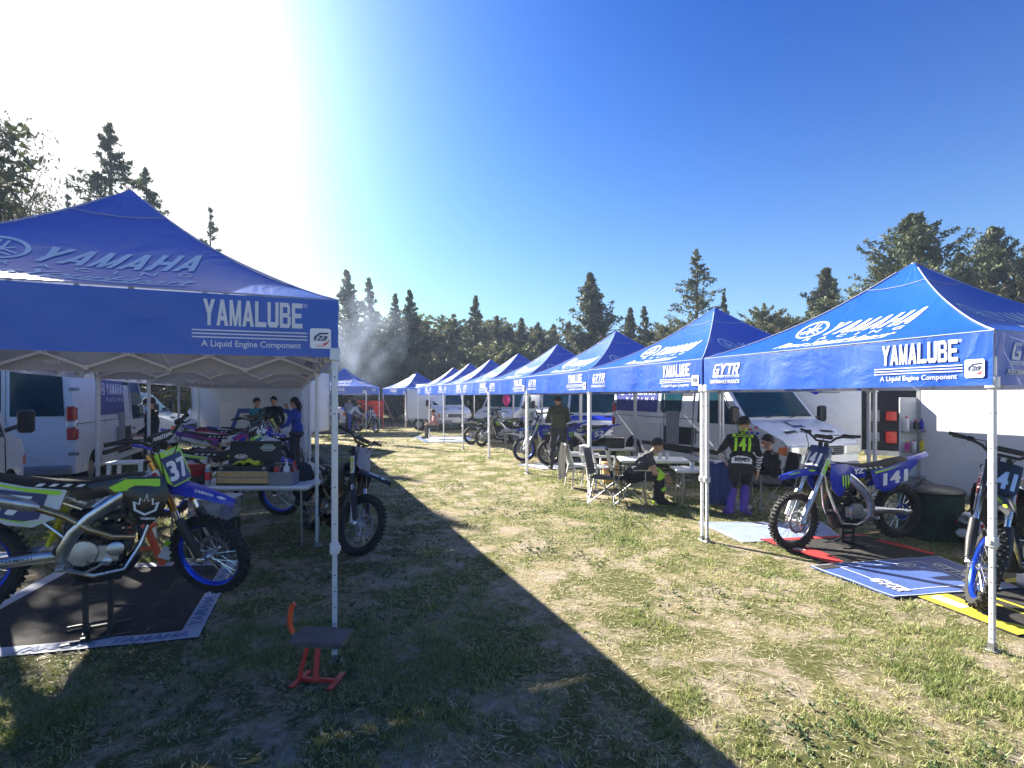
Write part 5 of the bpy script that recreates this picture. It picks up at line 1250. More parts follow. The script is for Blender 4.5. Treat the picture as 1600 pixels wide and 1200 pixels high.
def person(label, loc, rz, J, top, legs, shoe, scale=1., vox=.010, sleeve='long', hair='short', cap=None, boots=None, trim=None, back=None, girth=1., group='people in the paddock', collar=None):
    t = thing('person', label, 'person', (loc[0], loc[1], loc[2] if len(loc) > 2 else 0), rz, group); t.scale = (scale,) * 3
    V = {k: Vector(v) for k, v in J.items() if k != 'sleeveband'}; g = girth
    up = (V['neck'] - V['chest']).normalized(); side = (V['shL'] - V['shR']).normalized(); fwd = side.cross(up).normalized()
    hup = (V['head'] - V['neck']); hf = V.get('look', fwd); hf = (hf - hup.normalized() * hf.dot(hup.normalized()) * .5).normalized(); hs = Vector((0, 0, 1)).cross(hf).normalized(); hu = hf.cross(hs).normalized()
    Pm = []  # (a, b, ra, rb, material index)
    TOP, LEG, SHO, SK, TR = 0, 1, 2, 3, 4
    def s(a, b, ra, rb, mi): Pm.append((Vector(a), Vector(b), ra, rb, mi))
    w = V['pelvis'].lerp(V['chest'], .45)
    s(V['hiL'] + Vector((0, 0, .0)), V['hiR'], .105 * g, .105 * g, LEG); s(V['pelvis'] + side * .05, V['pelvis'] - side * .05, .115 * g, .115 * g, LEG)
    s(w + side * .05, w - side * .05, .108 * g, .108 * g, TOP); s(V['pelvis'].lerp(w, .45) + side * .06, V['pelvis'].lerp(w, .45) - side * .06, .113 * g, .113 * g, TOP)
    c = V['chest']; s(c + side * .075, c - side * .075, .112 * g, .112 * g, TOP); u = c.lerp(V['neck'], .5); s(u + side * .10, u - side * .10, .088 * g, .088 * g, TOP)
    s(V['shL'] - side * .03, V['shR'] + side * .03, .062, .062, TOP); s(w, c, .11 * g, .115 * g, TOP)
    s(V['neck'] - up * .05, V['neck'] + up * .0, .062, .055, TOP if sleeve != 'short' else TOP); s(V['neck'] - up * .01, V['head'] - hu * .04, .05, .048, SK)
    H = V['head']; s(H + hu * .035 - hf * .015, H - hf * .0 + hu * .01, .088, .085, SK); s(H + hf * .03 - hu * .05, H + hf * .045 - hu * .075, .058, .038, SK)
    s(H + hf * .088 + hu * .005, H + hf * .105 - hu * .022, .010, .014, SK)
    for q in (1, -1): s(H + hs * q * .082 - hf * .005 + hu * .012, H + hs * q * .084 - hf * .0 - hu * .018, .014, .011, SK)
    for k in 'LR':
        sh, el, wr, hi, kn, an, to = (V[a + k] for a in ('sh', 'el', 'wr', 'hi', 'kn', 'an', 'to'))
        sl = TOP; s(sh, sh.lerp(el, .5), .062, .054, sl); s(sh.lerp(el, .5), el, .053, .046, sl if sleeve == 'long' else SK)
        s(el, el.lerp(wr, .85), .045 if sleeve == 'long' else .040, .034 if sleeve == 'long' else .027, sl if sleeve == 'long' else SK)
        d = (wr - el).normalized(); pn = V.get('palm' + k, None); pn = Vector(pn) if pn else side * (1 if k == 'L' else -1) * -1
        pn = (pn - d * pn.dot(d)).normalized(); ps = d.cross(pn).normalized(); s(el.lerp(wr, .86), wr, .025, .024, SK)
        s(wr + d * .02 + ps * .016, wr + d * .075 + ps * .022, .019, .016, SK); s(wr + d * .02 - ps * .016, wr + d * .075 - ps * .022, .019, .016, SK)
        for i_, (o_, l_) in enumerate(((-.030, .062), (-.011, .074), (.010, .070), (.029, .055))):
            f0 = wr + d * .088 + ps * o_; f1 = f0 + (d + pn * .35).normalized() * l_ * .55; f2 = f1 + (d * .6 + pn * .85).normalized() * l_ * .5
            s(f0, f1, .0098, .009, SK); s(f1, f2, .009, .008, SK)
        th = wr + d * .03 - ps * .03; t1 = th + (d * .8 - ps * .75 + pn * .3).normalized() * .038; s(th, t1, .013, .011, SK); s(t1, t1 + (d * .9 + pn * .5).normalized() * .03, .0105, .009, SK)
        s(hi, kn, .092 * g, .066, LEG)
        if boots:
            s(kn, kn.lerp(an, .25), .064, .062, LEG); s(kn.lerp(an, .28), an, .068, .058, SHO)
        else: s(kn, kn.lerp(an, .86), .063, .052, LEG)
        fd = to - an; s(an, an + Vector((0, 0, -.035)), .05 if boots else .042, .045, SHO); s(an + Vector((0, 0, -.04)) - fd * .25, to, .042, .040 if boots else .036, SHO); s(an.lerp(to, .5) + Vector((0, 0, -.01)), to + fd * .1, .043, .036, SHO)
    m = MB()
    for a, b, ra, rb, mi in Pm: seg_mesh(m, a, b, ra, rb)
    me = m.mesh('body_raw', skin_m, 0); o = bpy.data.objects.new('body_raw', me); C.objects.link(o)
    md = o.modifiers.new('r', 'REMESH'); md.mode = 'VOXEL'; md.voxel_size = vox; md.use_smooth_shade = True
    ms = o.modifiers.new('s', 'SMOOTH'); ms.factor = .5; ms.iterations = 2
    dg = bpy.context.evaluated_depsgraph_get(); dg.update(); body = bpy.data.meshes.new_from_object(o.evaluated_get(dg)); bpy.data.objects.remove(o)
    body.name = 'body'; body.materials.clear()
    shm = cloth(*boots) if boots else cloth(*shoe)
    mats = [cloth(*top), cloth(*legs), shm, skin_m, cloth(*(trim or top))]
    for q in mats: body.materials.append(q)
    n = len(body.vertices); co = np.zeros(n * 3, np.float32); body.vertices.foreach_get('co', co); co = co.reshape(-1, 3)
    # loose-cloth folds on the covered parts
    nf = len(body.polygons); ce = np.zeros(nf * 3, np.float32); body.polygons.foreach_get('center', ce); ce = ce.reshape(-1, 3)
    best = np.full(nf, 1e9); lab = np.zeros(nf, np.int32)
    bestv = np.full(n, 1e9); labv = np.zeros(n, np.int32)
    for pts, B, Lb in ((ce, best, lab), (co, bestv, labv)):
        for a, b, ra, rb, mi in Pm:
            a_ = np.array(a); d = np.array(b) - a_; L2 = max(1e-9, d @ d); tt = np.clip(((pts - a_) @ d) / L2, 0, 1); dist = np.linalg.norm(pts - a_ - tt[:, None] * d, axis=1) - (ra + (rb - ra) * tt)
            k = dist < B; B[k] = dist[k]; Lb[k] = mi
    if trim and 'sleeveband' in J:
        for k in 'LR':
            a_ = np.array(V['el' + k]); d = np.array(V['wr' + k]) - a_; tt = ((ce - a_) @ d) / (d @ d); dd = np.linalg.norm(ce - a_ - np.clip(tt, 0, 1)[:, None] * d, axis=1)
            z = (lab == 0) & (dd < .06) & (tt > 0.0) & (np.sin(tt * 34 + ce[:, 0] * 30) > .1); lab[z] = 4
    body.polygons.foreach_set('material_index', lab)
    no = np.zeros(n * 3, np.float32); body.vertices.foreach_get('normal', no); no = no.reshape(-1, 3)
    fold = (np.sin(co[:, 2] * 55 + 9 * np.sin(co[:, 0] * 9 + co[:, 1] * 13)) * .006 + np.sin(co[:, 2] * 23 + co[:, 1] * 31 + co[:, 0] * 27) * .006)
    msk = (labv < 2).astype(np.float32); co = co + no * (fold * msk)[:, None]
    body.vertices.foreach_set('co', co.astype(np.float32).reshape(-1)); body.polygons.foreach_set('use_smooth', [True] * nf); body.update()
    bo = link('body', body, t)
    # hair, eyes, cap
    if hair:
        m = MB(); nu, nv = 18, 9; Rr = .107
        def hp(a, b):
            th = a * 2 * math.pi; front = math.cos(th); lim = 1.22 + (1.05 if hair != 'long' else 1.4) * ((1 - front) / 2) ** .8 ; ph = b * lim
            rr = Rr * (1 + .10 * mnoise.noise((math.cos(th) * 3, math.sin(th) * 3, ph * 4))) - (.008 * b)
            v = hf * math.sin(ph) * math.cos(th) * 1.04 + hs * math.sin(ph) * math.sin(th) * .93 + hu * math.cos(ph) * 1.02
            return H + hu * .025 - hf * .012 + v * rr
        m.grid(nu, nv, hp); 
        if hair == 'long': m.tube([H - hf * .08 + hu * .02, H - hf * .11 - hu * .10, H - hf * .10 - hu * .22], [.06, .06, .03], 8)
        part('hair', m, hair_m, t, 80)
    m = MB()
    for q in (1, -1): m.lathe([(.001, -.009), (.009, -.004), (.011, 0), (.009, .004), (.001, .009)], H + hf * .078 + hs * q * .031 + hu * .012, 'Z', 8)
    part('eyes', m, hair_m, t)
    m = MB(); m.tube([H + hf * .082 + hs * .020 - hu * .050, H + hf * .090 - hu * .052, H + hf * .082 - hs * .020 - hu * .050], .004, 5); part('mouth', m, pm('lips', (.32, .10, .08), .5), t)
    if cap:
        m = MB()
        def cp(a, b):
            th = a * 2 * math.pi; ph = b * 1.45; return H + hu * .045 + (hf * math.sin(ph) * math.cos(th) * 1.05 + hs * math.sin(ph) * math.sin(th) + hu * math.cos(ph) * .9) * .112
        m.grid(18, 6, cp); m.grid(6, 3, lambda a, b: H + hu * (.055 - .02 * b - .02 * (a * 2 - 1) ** 2) + hf * (.095 + .085 * b * math.cos((a - .5) * 2.2)) + hs * (a * 2 - 1) * (.085 - .02 * b)); part('cap', m, cloth(*cap), t, 60)
    if back:
        bv = BVHTree.FromPolygons([v.co[:] for v in body.vertices], [p.vertices[:] for p in body.polygons])
        o0 = V['chest'] - fwd * .6
        def bk(u_, v_, o_=.006):   # u to the viewer's right when seen from behind, v up from the chest
            src = V['chest'] + side * (-u_) + up * v_ - fwd * .6; h = bv.ray_cast(src, fwd)
            return (h[0] - fwd * o_) if h[0] is not None else V['chest'] + side * (-u_) + up * v_ - fwd * .12
        for nm_, fn, mt in back: mm = MB(); fn(mm, bk); part(nm_, mm, mt, bo, 0, fix=False)
    return t
def J(base, **k): d = dict(base); d.update(k); return d
# seated man leaning on his knees
person('bearded man in grey t-shirt leaning forward in the black camp chair', (2.02, 8.85, .0), R(-8),
       J(SIT, pelvis=(-.02, 0, .46), chest=(.20, 0, .70), neck=(.33, 0, .86), head=(.43, 0, .99), look=Vector((1, -.1, -.15)), shL=(.28, .18, .82), shR=(.28, -.18, .82), elL=(.36, .20, .58), elR=(.36, -.20, .56), wrL=(.54, .10, .48), wrR=(.55, -.12, .46),
         hiL=(0, .09, .46), hiR=(0, -.09, .46), knL=(.44, .13, .50), knR=(.45, -.14, .50), anL=(.42, .13, .10), anR=(.47, -.16, .10), toL=(.58, .15, .04), toR=(.66, -.18, .04)),
       ('grey_tee', (.055, .055, .062)), ('black_trousers', (.012, .012, .014)), None, vox=.0085, sleeve='short', boots=('dark_boots', (.02, .022, .02)))
m = MB()
for s in (1, -1): m.tube([(.41, s * .14, .42), (.445, s * .145, .51), (.40, s * .145, .555)], [.068, .074, .06], 12)
m.T = Matrix.Translation((2.02, 8.85, 0)) @ Matrix.Rotation(R(-8), 4, 'Z')
m2 = MB(m.T)
for s in (-1, 1): m2.tube([(.42, s * .14, .44), (.47, s * .145, .52), (.41, s * .145, .56)], [.070, .078, .062], 12); m2.tube([(.47, s * .15, .30), (.50, s * .15, .26)], [.066, .066], 12)
single('knee_guard', m2, lime, 'lime knee guards strapped on the seated man in the grey t-shirt', 'knee guards')
m3 = MB(Matrix.Translation((2.02, 8.85, 0)) @ Matrix.Rotation(R(-8), 4, 'Z'))
for s in (-1, 1):
    a = Vector((.42 if s > 0 else .47, s * .145, .0)); b = Vector((.70 if s < 0 else .62, s * .165, .0)); m3.bar(a + Vector((-.05, 0, .016)), b + Vector((.02, 0, .016)), .10, .02)
single('boot_sole', m3, lime, 'lime soles of the boots worn by the seated man in grey', 'boot soles')
# rider seen from behind
def num141(mm, bk): put_text(mm, '141', -.105, -.10, .21, .20, lambda u, v: bk(u, v), .05, 0, 1.1, cut=.03)
def band(mm, bk):
    mm.grid(14, 3, lambda a, b: bk(-.145 + .29 * a, .115 + .055 * b, .005)); poly_on(mm, [(-.05, .27), (-.02, .16), (.02, .16), (.07, .28), (.045, .28), (.0, .20), (-.025, .27)], bk)
def nm(mm, bk): put_text(mm, 'BONTIS', -.10, .122, .20, .038, lambda u, v: bk(u, v, .009), .04, 0, 1.1, cut=.05)
def patch(mm, bk): mm.grid(14, 5, lambda a, b: bk(-.14 + .28 * a, -.29 + .11 * b * (1 - .25 * abs(a * 2 - 1) ** 3), .005))
def sev(mm, bk): put_text(mm, 'seven', -.10, -.265, .20, .06, lambda u, v: bk(u, v, .009), .04, 0, 1.0, cut=.05)
person('young rider seen from behind, lime 141 on black jersey, purple boots', (3.46, 7.86, 0), R(68),
       J(STAND, pelvis=(-.02, .02, .78), chest=(.05, 0, 1.07), neck=(.12, -.01, 1.25), head=(.17, -.03, 1.385), look=Vector((.75, -.7, -.45)), shL=(.08, .165, 1.19), shR=(.10, -.165, 1.18), elL=(-.02, .30, .98), elR=(.02, -.24, .93), wrL=(.10, .22, .80), wrR=(.06, -.22, .70),
         hiL=(-.02, .09, .76), hiR=(-.02, -.08, .76), knL=(.20, .12, .47), knR=(.30, -.06, .50), anL=(-.02, .17, .11), anR=(.02, -.02, .13), toL=(.10, .24, .045), toR=(.13, -.10, .045), sleeveband=1),
       ('jersey_black', (.010, .011, .014)), ('black_trousers', (.012, .012, .014)), None, vox=.0085, boots=('purple_boots', (.085, .045, .32)), trim=('white_stripe', (.7, .7, .72)),
       back=[('number', num141, lime), ('name_band', band, lime), ('lettering', nm, dk), ('patch', patch, white_vinyl), ('lettering', sev, dk)])
# seated boy
person('boy with dark hair in black and grey hoodie sitting beside the rider', (4.18, 8.35, .0), R(172),
       J(SIT, head=(.10, 0, 1.12), neck=(.06, 0, .97), chest=(.03, 0, .78), shL=(.04, .16, .91), shR=(.04, -.16, .91), look=Vector((1, .1, 0)), elL=(.12, .2, .66), elR=(.12, -.2, .66), wrL=(.34, .10, .60), wrR=(.34, -.1, .60)),
       ('hoodie', (.016, .016, .018)), ('grey_joggers', (.17, .17, .18)), ('white_shoes', (.6, .6, .6)), vox=.0095, scale=.97)
# man in green working on the bike
person('man in green sweatshirt and dark trousers seen from behind working on a bike', (1.16, 13.0, 0), R(88),
       J(STAND, neck=(.05, 0, 1.47), head=(.10, .01, 1.60), look=Vector((1, .25, -.5)), elL=(.14, .27, 1.14), elR=(.14, -.25, 1.15), wrL=(.38, .22, 1.16), wrR=(.38, -.15, 1.10), anL=(-.02, .18, .09), anR=(-.02, -.16, .09), toL=(.14, .22, .04), toR=(.14, -.2, .04), knL=(.04, .15, .5), knR=(.04, -.13, .5)),
       ('green_sweatshirt', (.055, .07, .035)), ('dark_trousers', (.035, .036, .045)), ('dark_shoes', (.02, .02, .02)), scale=1.06, vox=.011, girth=1.12)
person('man in dark jacket and dark cap by the open side of the tall van', (-7.72, 11.2, 0), R(195), J(STAND, look=Vector((1, 0, -.4)), wrR=(.2, -.2, 1.0), wrL=(.2, .2, 1.0)),
       ('dark_jacket', (.012, .012, .02)), ('dark_trousers', (.03, .03, .04)), ('dark_shoes', (.02, .02, .02)), cap=('dark_cap', (.02, .025, .05)), vox=.012, scale=1.03)
person('woman in blue top drinking from a cup beside the blue lettered banner', (-5.05, 12.2, 0), R(185), J(STAND, pelvis=(-.05, 0, .93), elR=(.18, -.22, 1.22), wrR=(.20, -.06, 1.50), elL=(.10, .22, 1.15), wrL=(.30, .12, 1.05), look=Vector((1, 0, .1))),
       ('blue_top', (.02, .06, .35)), ('dark_trousers', (.03, .03, .04)), ('dark_shoes', (.02, .02, .02)), hair='long', vox=.012, scale=1.03)
person('man in teal t-shirt behind the bikes before the pale camper', (-6.85, 14.0, 0), R(-20), J(STAND, elR=(.15, -.25, 1.15), wrR=(.32, -.15, 1.12)), ('teal_tee', (.02, .22, .24)), ('dark_trousers', (.03, .03, .04)), ('dark_shoes', (.02, .02, .02)), sleeve='short', vox=.013, scale=1.02)
person('dark haired person in black behind the man in teal', (-6.78, 14.9, 0), R(-90), STAND, ('jersey_black', (.010, .011, .014)), ('dark_trousers', (.03, .03, .04)), ('dark_shoes', (.02, .02, .02)), vox=.014, scale=1.04)
person('person in pale shirt bending over a bike under the far canopy', (-7.95, 25.6, 0), R(10), J(STAND, chest=(.22, 0, 1.18), neck=(.38, 0, 1.30), head=(.50, 0, 1.38), shL=(.32, .17, 1.24), shR=(.32, -.17, 1.24), elL=(.45, .2, 1.0), elR=(.45, -.2, 1.0), wrL=(.62, .15, .92), wrR=(.62, -.15, .92)),
       ('pale_shirt', (.35, .42, .5)), ('blue_trousers', (.02, .05, .25)), ('dark_shoes', (.02, .02, .02)), vox=.016)
person('person in grey seen from behind between the two far bikes', (-8.2, 26.3, 0), R(70), STAND, ('grey_top', (.15, .19, .26)), ('dark_trousers', (.03, .03, .04)), ('dark_shoes', (.02, .02, .02)), vox=.016)
person('person in dusty pink top sitting on the pale mats at the far end', (-3.25, 22.6, 0), R(200), SIT, ('dusty_pink', (.35, .18, .16)), ('dark_trousers', (.03, .03, .04)), ('dark_shoes', (.02, .02, .02)), vox=.016)
# ------------------------------------------------------------------ mats on the ground
mat_black = pm('mat_black_felt', (.018, .017, .017), .95, 0, .5, 5, bump=.5, bscale=90, dirt=.45)
mat_white = pm('mat_white_vinyl', (.42, .46, .52), .7, 0, .15, 5, bump=.3, bscale=30, dirt=.35)
mat_blue = pm('mat_blue_vinyl', (.05, .10, .30), .55, 0, .15, 5, bump=.3, bscale=20, dirt=.3)
mat_pale = pm('mat_pale_blue', (.24, .30, .48), .6, 0, .15, 5, bump=.3, bscale=20, dirt=.25)
mat_red = pm('mat_red', (.48, .03, .03), .7, 0, .15, 8, bump=.3, bscale=60, dirt=.25)
mat_yel = pm('mat_yellow', (.62, .52, .03), .7, 0, .15, 8, bump=.3, bscale=60, dirt=.25)
def quadf(Q, z0, amp=.006):
    Q = [Vector((x, y, 0)) for x, y in Q]
    def f(u, v, dz=0.):
        p = Q[0].lerp(Q[1], u).lerp(Q[3].lerp(Q[2], u), v); return Vector((p.x, p.y, z0 + dz + amp * (1 + mnoise.noise((p.x * 3, p.y * 3, z0 * 50)))))
    return f
def mat_thing(label, Q, z0, base, border=None, bw=.06, extra=None, thick=.006, rag=0.):
    t = thing('floor_mat', label, 'mat', (0, 0, 0), 0, 'mats laid on the grass'); f = quadf(Q, z0)
    def edge(u, v):
        if rag and (u in (0., 1.) or v in (0., 1.)): k = rag * mnoise.noise((u * 23 + v * 11, v * 17, z0)); return (u + k * (1 if v in (0., 1.) else -1) * (u not in (0., 1.)) + (k if u in (0., 1.) else 0), v + (k if v in (0., 1.) else 0))
        return u, v
    m = MB(); m.grid(24, 24, lambda a, b: f(*edge(a, b))); n = 25
    rim = [(i / 24, 0.) for i in range(25)] + [(1., j / 24) for j in range(1, 25)] + [(1 - i / 24, 1.) for i in range(1, 25)] + [(0., 1 - j / 24) for j in range(1, 24)]
    k = len(rim); m.add([f(*edge(a, b)) for a, b in rim] + [f(*edge(a, b), -thick - .004) for a, b in rim], [(i, (i + 1) % k, k + (i + 1) % k, k + i) for i in range(k)]); bo = part('base_sheet', m, base, t, 60)
    if border:
        m = MB()
        for (u0, u1, v0, v1) in ((0, 1, 0, bw), (0, 1, 1 - bw, 1), (0, bw, bw, 1 - bw), (1 - bw, 1, bw, 1 - bw)): m.grid(20, 2, lambda a, b: f(u0 + (u1 - u0) * a, v0 + (v1 - v0) * b, .003 + .0)) if u1 - u0 > v1 - v0 else m.grid(2, 20, lambda a, b: f(u0 + (u1 - u0) * a, v0 + (v1 - v0) * b, .003))
        part('border', m, border, t, 60)
    for nm_, mt, fn in (extra or []): m = MB(); fn(m, f); part(nm_, m, mt, t, 0, fix=False)
    return t
def dz(f, z): return lambda u, v: f(u, v, z)
def L1(m, f):
    put_text(m, 'YAMAHA RACING', .04, .955, .0, .0, f) if 0 else None
    g = lambda u, v: f(1 - .012 - v * .06, u, .007)  # along the u=1 edge
faded = pm('faded_blue_print', (.16, .24, .42), .7, 0, .4, 9, dirt=.4)
mat_thing('black mat with torn white border under the raised number 37 bike', [MAT_LEFT[3], MAT_LEFT[0], MAT_LEFT[1], MAT_LEFT[2]], .006, mat_black, mat_white, .075,
          [('lettering', faded, lambda m, f: [put_text(m, 'YAMAHA', .08 + .31 * k, .016, .26, .044, lambda u, v: f(u, v, .006), .03, .2, cut=.1) for k in range(3)]),
           ('side_lettering', faded, lambda m, f: [put_text(m, 'YAMAHA', .12 + .4 * k, .0, .32, .05, lambda u, v: f(.985 - v, u, .0062), .03, .2, cut=.1) for k in range(2)])], rag=.012)
mat_thing('pale blue vinyl mat where the rider in purple boots stands', MAT_R1, .006, mat_pale, mat_white, .018,
          [('lettering', white_vinyl, lambda m, f: put_text(m, 'GYTR', .18, .06, .34, .09, lambda u, v: f(v, u, .006) if 0 else f(.10 + v, .2 + u, .006), .03, .2, cut=.1))])
mat_thing('black mat with red ends under the side on blue bike numbered 141', MAT_R2, .012, mat_black, None, 0,
          [('red_edge', mat_red, lambda m, f: (m.grid(16, 3, lambda a, b: f(a, .0 + b * (.10 + .10 * math.sin(a * 3.14)), .004)), m.grid(3, 16, lambda a, b: f(.0 + a * .09, b, .0045)), m.grid(12, 2, lambda a, b: f(.3 + a * .7, 1 - b * .10 * (1 - a * .4), .004)))),
           ('lettering', white_vinyl, lambda m, f: put_text(m, 'GAS', .30, .03, .20, .07, lambda u, v: f(u, v, .009), .05, .3, cut=.1))])
mat_thing('blue vinyl mat with a white outline and racing lettering between the two blue bikes', [MAT_R3[0], MAT_R3[1], MAT_R3[2], MAT_R3[3]], .020, mat_blue, mat_white, .014,
          [('lettering', white_vinyl, lambda m, f: (put_text(m, 'GYTR', .55, .04, .34, .10, lambda u, v: f(u, .08 + v, .006), .04, .2, cut=.1), put_text(m, 'YAMAHA', .07, .40, .12, .36, lambda u, v: f(.20 + .0 * u + (u - .07) * 0 + (v - .40) * 0 + (u - .07), v, .006), .03, 0, cut=.1) if 0 else put_text(m, 'GYTR', .25, .80, .4, .08, lambda u, v: f(u, v, .006), .04, .2, cut=.1), emblem(m, .22, .62, .07, lambda u, v: f(u, v, .006)),
               [m.grid(1, 12, lambda a, b, s=s: f(.14 + (.72) * s + .008 * a, .15 + .62 * b, .005)) for s in (0, 1)], [m.grid(12, 1, lambda a, b, s=s: f(.14 + .728 * a, .15 + .62 * s + .008 * b, .005)) for s in (0, 1)])),
           ('dark_corner', mat_black, lambda m, f: m.grid(6, 3, lambda a, b: f(.02 + .12 * a, .02 + .14 * b, .004)))])
mat_thing('black mat edged in yellow under the bike at the right edge', MAT_R4, .008, mat_black, None, 0,
          [('yellow_edge', mat_yel, lambda m, f: (m.grid(3, 16, lambda a, b: f(0 + a * (.10 + .05 * math.sin(b * 9)), b, .004)), m.grid(16, 3, lambda a, b: f(a, 0 + b * (.13 + .05 * math.sin(a * 7)), .0045)), m.grid(14, 1, lambda a, b: f(.2 + a * .7, .26 + .02 * b, .004)), m.grid(14, 1, lambda a, b: f(.2 + a * .7, .34 + .02 * b, .004)))),
           ('white_patch', white_vinyl, lambda m, f: m.grid(8, 1, lambda a, b: f(.16 + a * .3, .05 + b * .06, .008)))])
mat_thing('white and blue mats under the two bikes by the man in green', MAT_R5, .006, mat_white, mat_blue, .03)
mat_thing('crumpled white and blue mats at the far end', MAT_R6, .006, mat_white, mat_blue, .12, rag=.03)

# ------------------------------------------------------------------ tables and chairs
def folding_table(label, loc, rz, L, W_, H, top=white_plastic):
    t = thing('folding_table', label, 'table', (*loc, 0), rz); m = MB(); m.bbox((0, 0, H - .02), (L, W_, .04), .035, seg=3); m.bbox((0, 0, H - .045), (L - .08, W_ - .08, .02), .02); part('tabletop', m, top, t)
    m = MB(); m.box((0, 0, H + .0012), (.006, W_ - .01, .0016)); part('fold_seam', m, grey_plastic, t)
    for s in (1, -1):
        for q in (1, -1):
            m = MB(); m.tube([(s * (L / 2 - .12), q * (W_ / 2 - .08), H - .05), (s * (L / 2 - .10), q * (W_ / 2 - .06), .01)], .013, 8); m.tube([(s * (L / 2 - .10), q * (W_ / 2 - .06), .0), (s * (L / 2 - .10), q * (W_ / 2 - .06), .02)], .018, 8); part('leg', m, steel, t)
        m = MB(); m.tube([(s * (L / 2 - .11), -W_ / 2 + .07, .30), (s * (L / 2 - .11), W_ / 2 - .07, .30)], .010, 6); m.tube([(s * (L / 2 - .115), 0, .32), (s * .25, 0, H - .06)], .009, 6); part('brace', m, steel, t)
    return t
folding_table('white folding table holding the black toolbox and red bag', (-3.32, 6.58), 0, 1.78, .68, .74)
folding_table('white folding table with cups behind the seated man in grey', (2.62, 9.75), R(-6), 1.25, .7, .66)
folding_table('white folding table with papers right of the seated man in grey', (3.12, 8.72), R(-4), .85, .55, .62)
folding_table('low white folding table holding a black box beside the blue bike', (2.35, 12.4), R(-10), 1.1, .55, .60)
folding_table('small grey folding table with a white bag hanging, in the middle distance', (.15, 17.2), R(-8), .95, .6, .72, pm('grey_table', (.3, .33, .38), .5))
cups = [((2.35, 9.6, .66), 'left'), ((2.72, 9.62, .66), 'middle'), ((2.86, 9.66, .66), 'right')]
for loc, l in cups:
    m = MB(); m.lathe([(.028, 0), (.040, .12), (.037, .12), (.026, .006)], n=14); single('paper_cup', m, white_plastic, 'white cup, %s of three on the table behind the seated man' % l, 'cup', loc, group='cups on the far table')
m = MB(); m.lathe([(.028, 0), (.040, .11), (.037, .11), (.026, .006)], n=14); single('paper_cup', m, white_plastic, 'white cup alone on the table with papers', 'cup', (2.98, 8.65, .62))
m = MB(); m.lathe([(.03, 0), (.043, .15), (.040, .15), (.028, .006)], n=14); single('paper_cup', m, pm('pink_cup', (.6, .35, .45), .4), 'pinkish cup on the blue covered table beside the rider', 'cup', (3.30, 8.16, .80))
for k, (x, y, a, l) in enumerate(((2.9, 8.8, .3, 'left'), (3.2, 8.68, -.2, 'middle'), (3.38, 8.8, .6, 'right'))):
    m = MB(); m.box((0, 0, .001), (.21, .28, .002)); single('paper_sheet', m, white_vinyl, 'sheet of paper, %s of three on the small folding table' % l, 'paper', (x, y, .6212 + k * .0022), a, group='papers on the small table')
m = MB(); m.bbox((0, 0, .11), (.42, .32, .22), .03); m.bbox((0, 0, .225), (.44, .34, .03), .02); single('storage_box', m, black_plastic, 'black box on the low white table behind the blue bike', 'box', (2.45, 12.4, .60), R(-10))
m = MB(); m.tube([(0, 0, .0), (0, 0, -.06), (.02, 0, -.18), (0, 0, -.32), (.01, 0, -.40)], [.015, .07, .12, .15, .06], 12, flat=.7); single('plastic_bag', m, white_plastic, 'white plastic bag hanging from the small grey folding table', 'bag', (.30, 16.85, .70))
# camp chair: tubes crossing under a slung seat
def camp_chair(label, loc, rz, fab=None, back=True):
    fab = fab or pm('chair_black_fabric', (.012, .012, .014), .85, 0, .3, 12, bump=.3); t = thing('camp_chair', label, 'folding chair', (*loc, 0), rz)
    ts = [((.26, -.27, .02), (-.24, .25, .44)), ((.26, .27, .02), (-.24, -.25, .44)), ((.26, -.27, .02), (.25, .25, .44)), ((.26, .27, .02), (.25, -.25, .44)), ((-.26, -.27, .02), (-.24, .25, .44)), ((-.26, .27, .02), (-.24, -.25, .44)),
          ((-.26, -.27, .02), (.25, -.26, .44)), ((-.26, .27, .02), (.25, .26, .44))]
    for a, b in ts: m = MB(); m.tube([a, b], .0095, 7); part('strut', m, steel, t)
    for s in ((1, -1) if back else ()):
        m = MB(); m.tube([(-.24, s * .26, .40), (-.28, s * .27, .62), (-.34, s * .27, .92)], .011, 7); part('back_post', m, steel, t)
        m = MB(); m.tube([(.26, s * .27, .02), (.25, s * .27, .60)], .010, 7); part('front_post', m, steel, t)
        m = MB(); m.grid(6, 3, lambda a, b: Vector((.27 - .55 * a, s * (.24 + .07 * b), .605 + .02 * a - .02 * math.sin(a * 3.14)))); m.grid(6, 3, lambda a, b: Vector((.27 - .55 * a, s * (.31 - .07 * b), .600 + .02 * a - .02 * math.sin(a * 3.14)))); part('armrest', m, fab, t, 60)
    m = MB(); m.grid(8, 8, lambda a, b: Vector((.25 - .5 * a, -.25 + .5 * b, .44 - .05 * math.sin(a * 3.14) * math.sin(b * 3.14)))); m.grid(8, 8, lambda a, b: Vector((.25 - .5 * a, .25 - .5 * b, .432 - .05 * math.sin(a * 3.14) * math.sin(b * 3.14)))); part('seat', m, fab, t, 60)
    if not back: return t
    m = MB(); q = lambda a, b, o: Vector((-.25 - .09 * b - .05 * math.sin(a * 3.14) + o, -.265 + .53 * a, .46 + .45 * b)); m.grid(8, 8, lambda a, b: q(a, b, 0)); m.grid(8, 8, lambda a, b: q(1 - a, b, -.008)); part('backrest', m, fab, t, 60)
    return t
camp_chair('black camp chair in which the man in the grey t-shirt sits', (1.98, 8.88), R(-8))
camp_chair('empty grey backed camp chair behind the seated man in grey', (1.62, 8.98), R(-20), pm('chair_grey_fabric', (.16, .15, .15), .85, 0, .3, 12, bump=.3))
camp_chair('camp chair on which the boy in the hoodie sits', (4.16, 8.36), R(172))
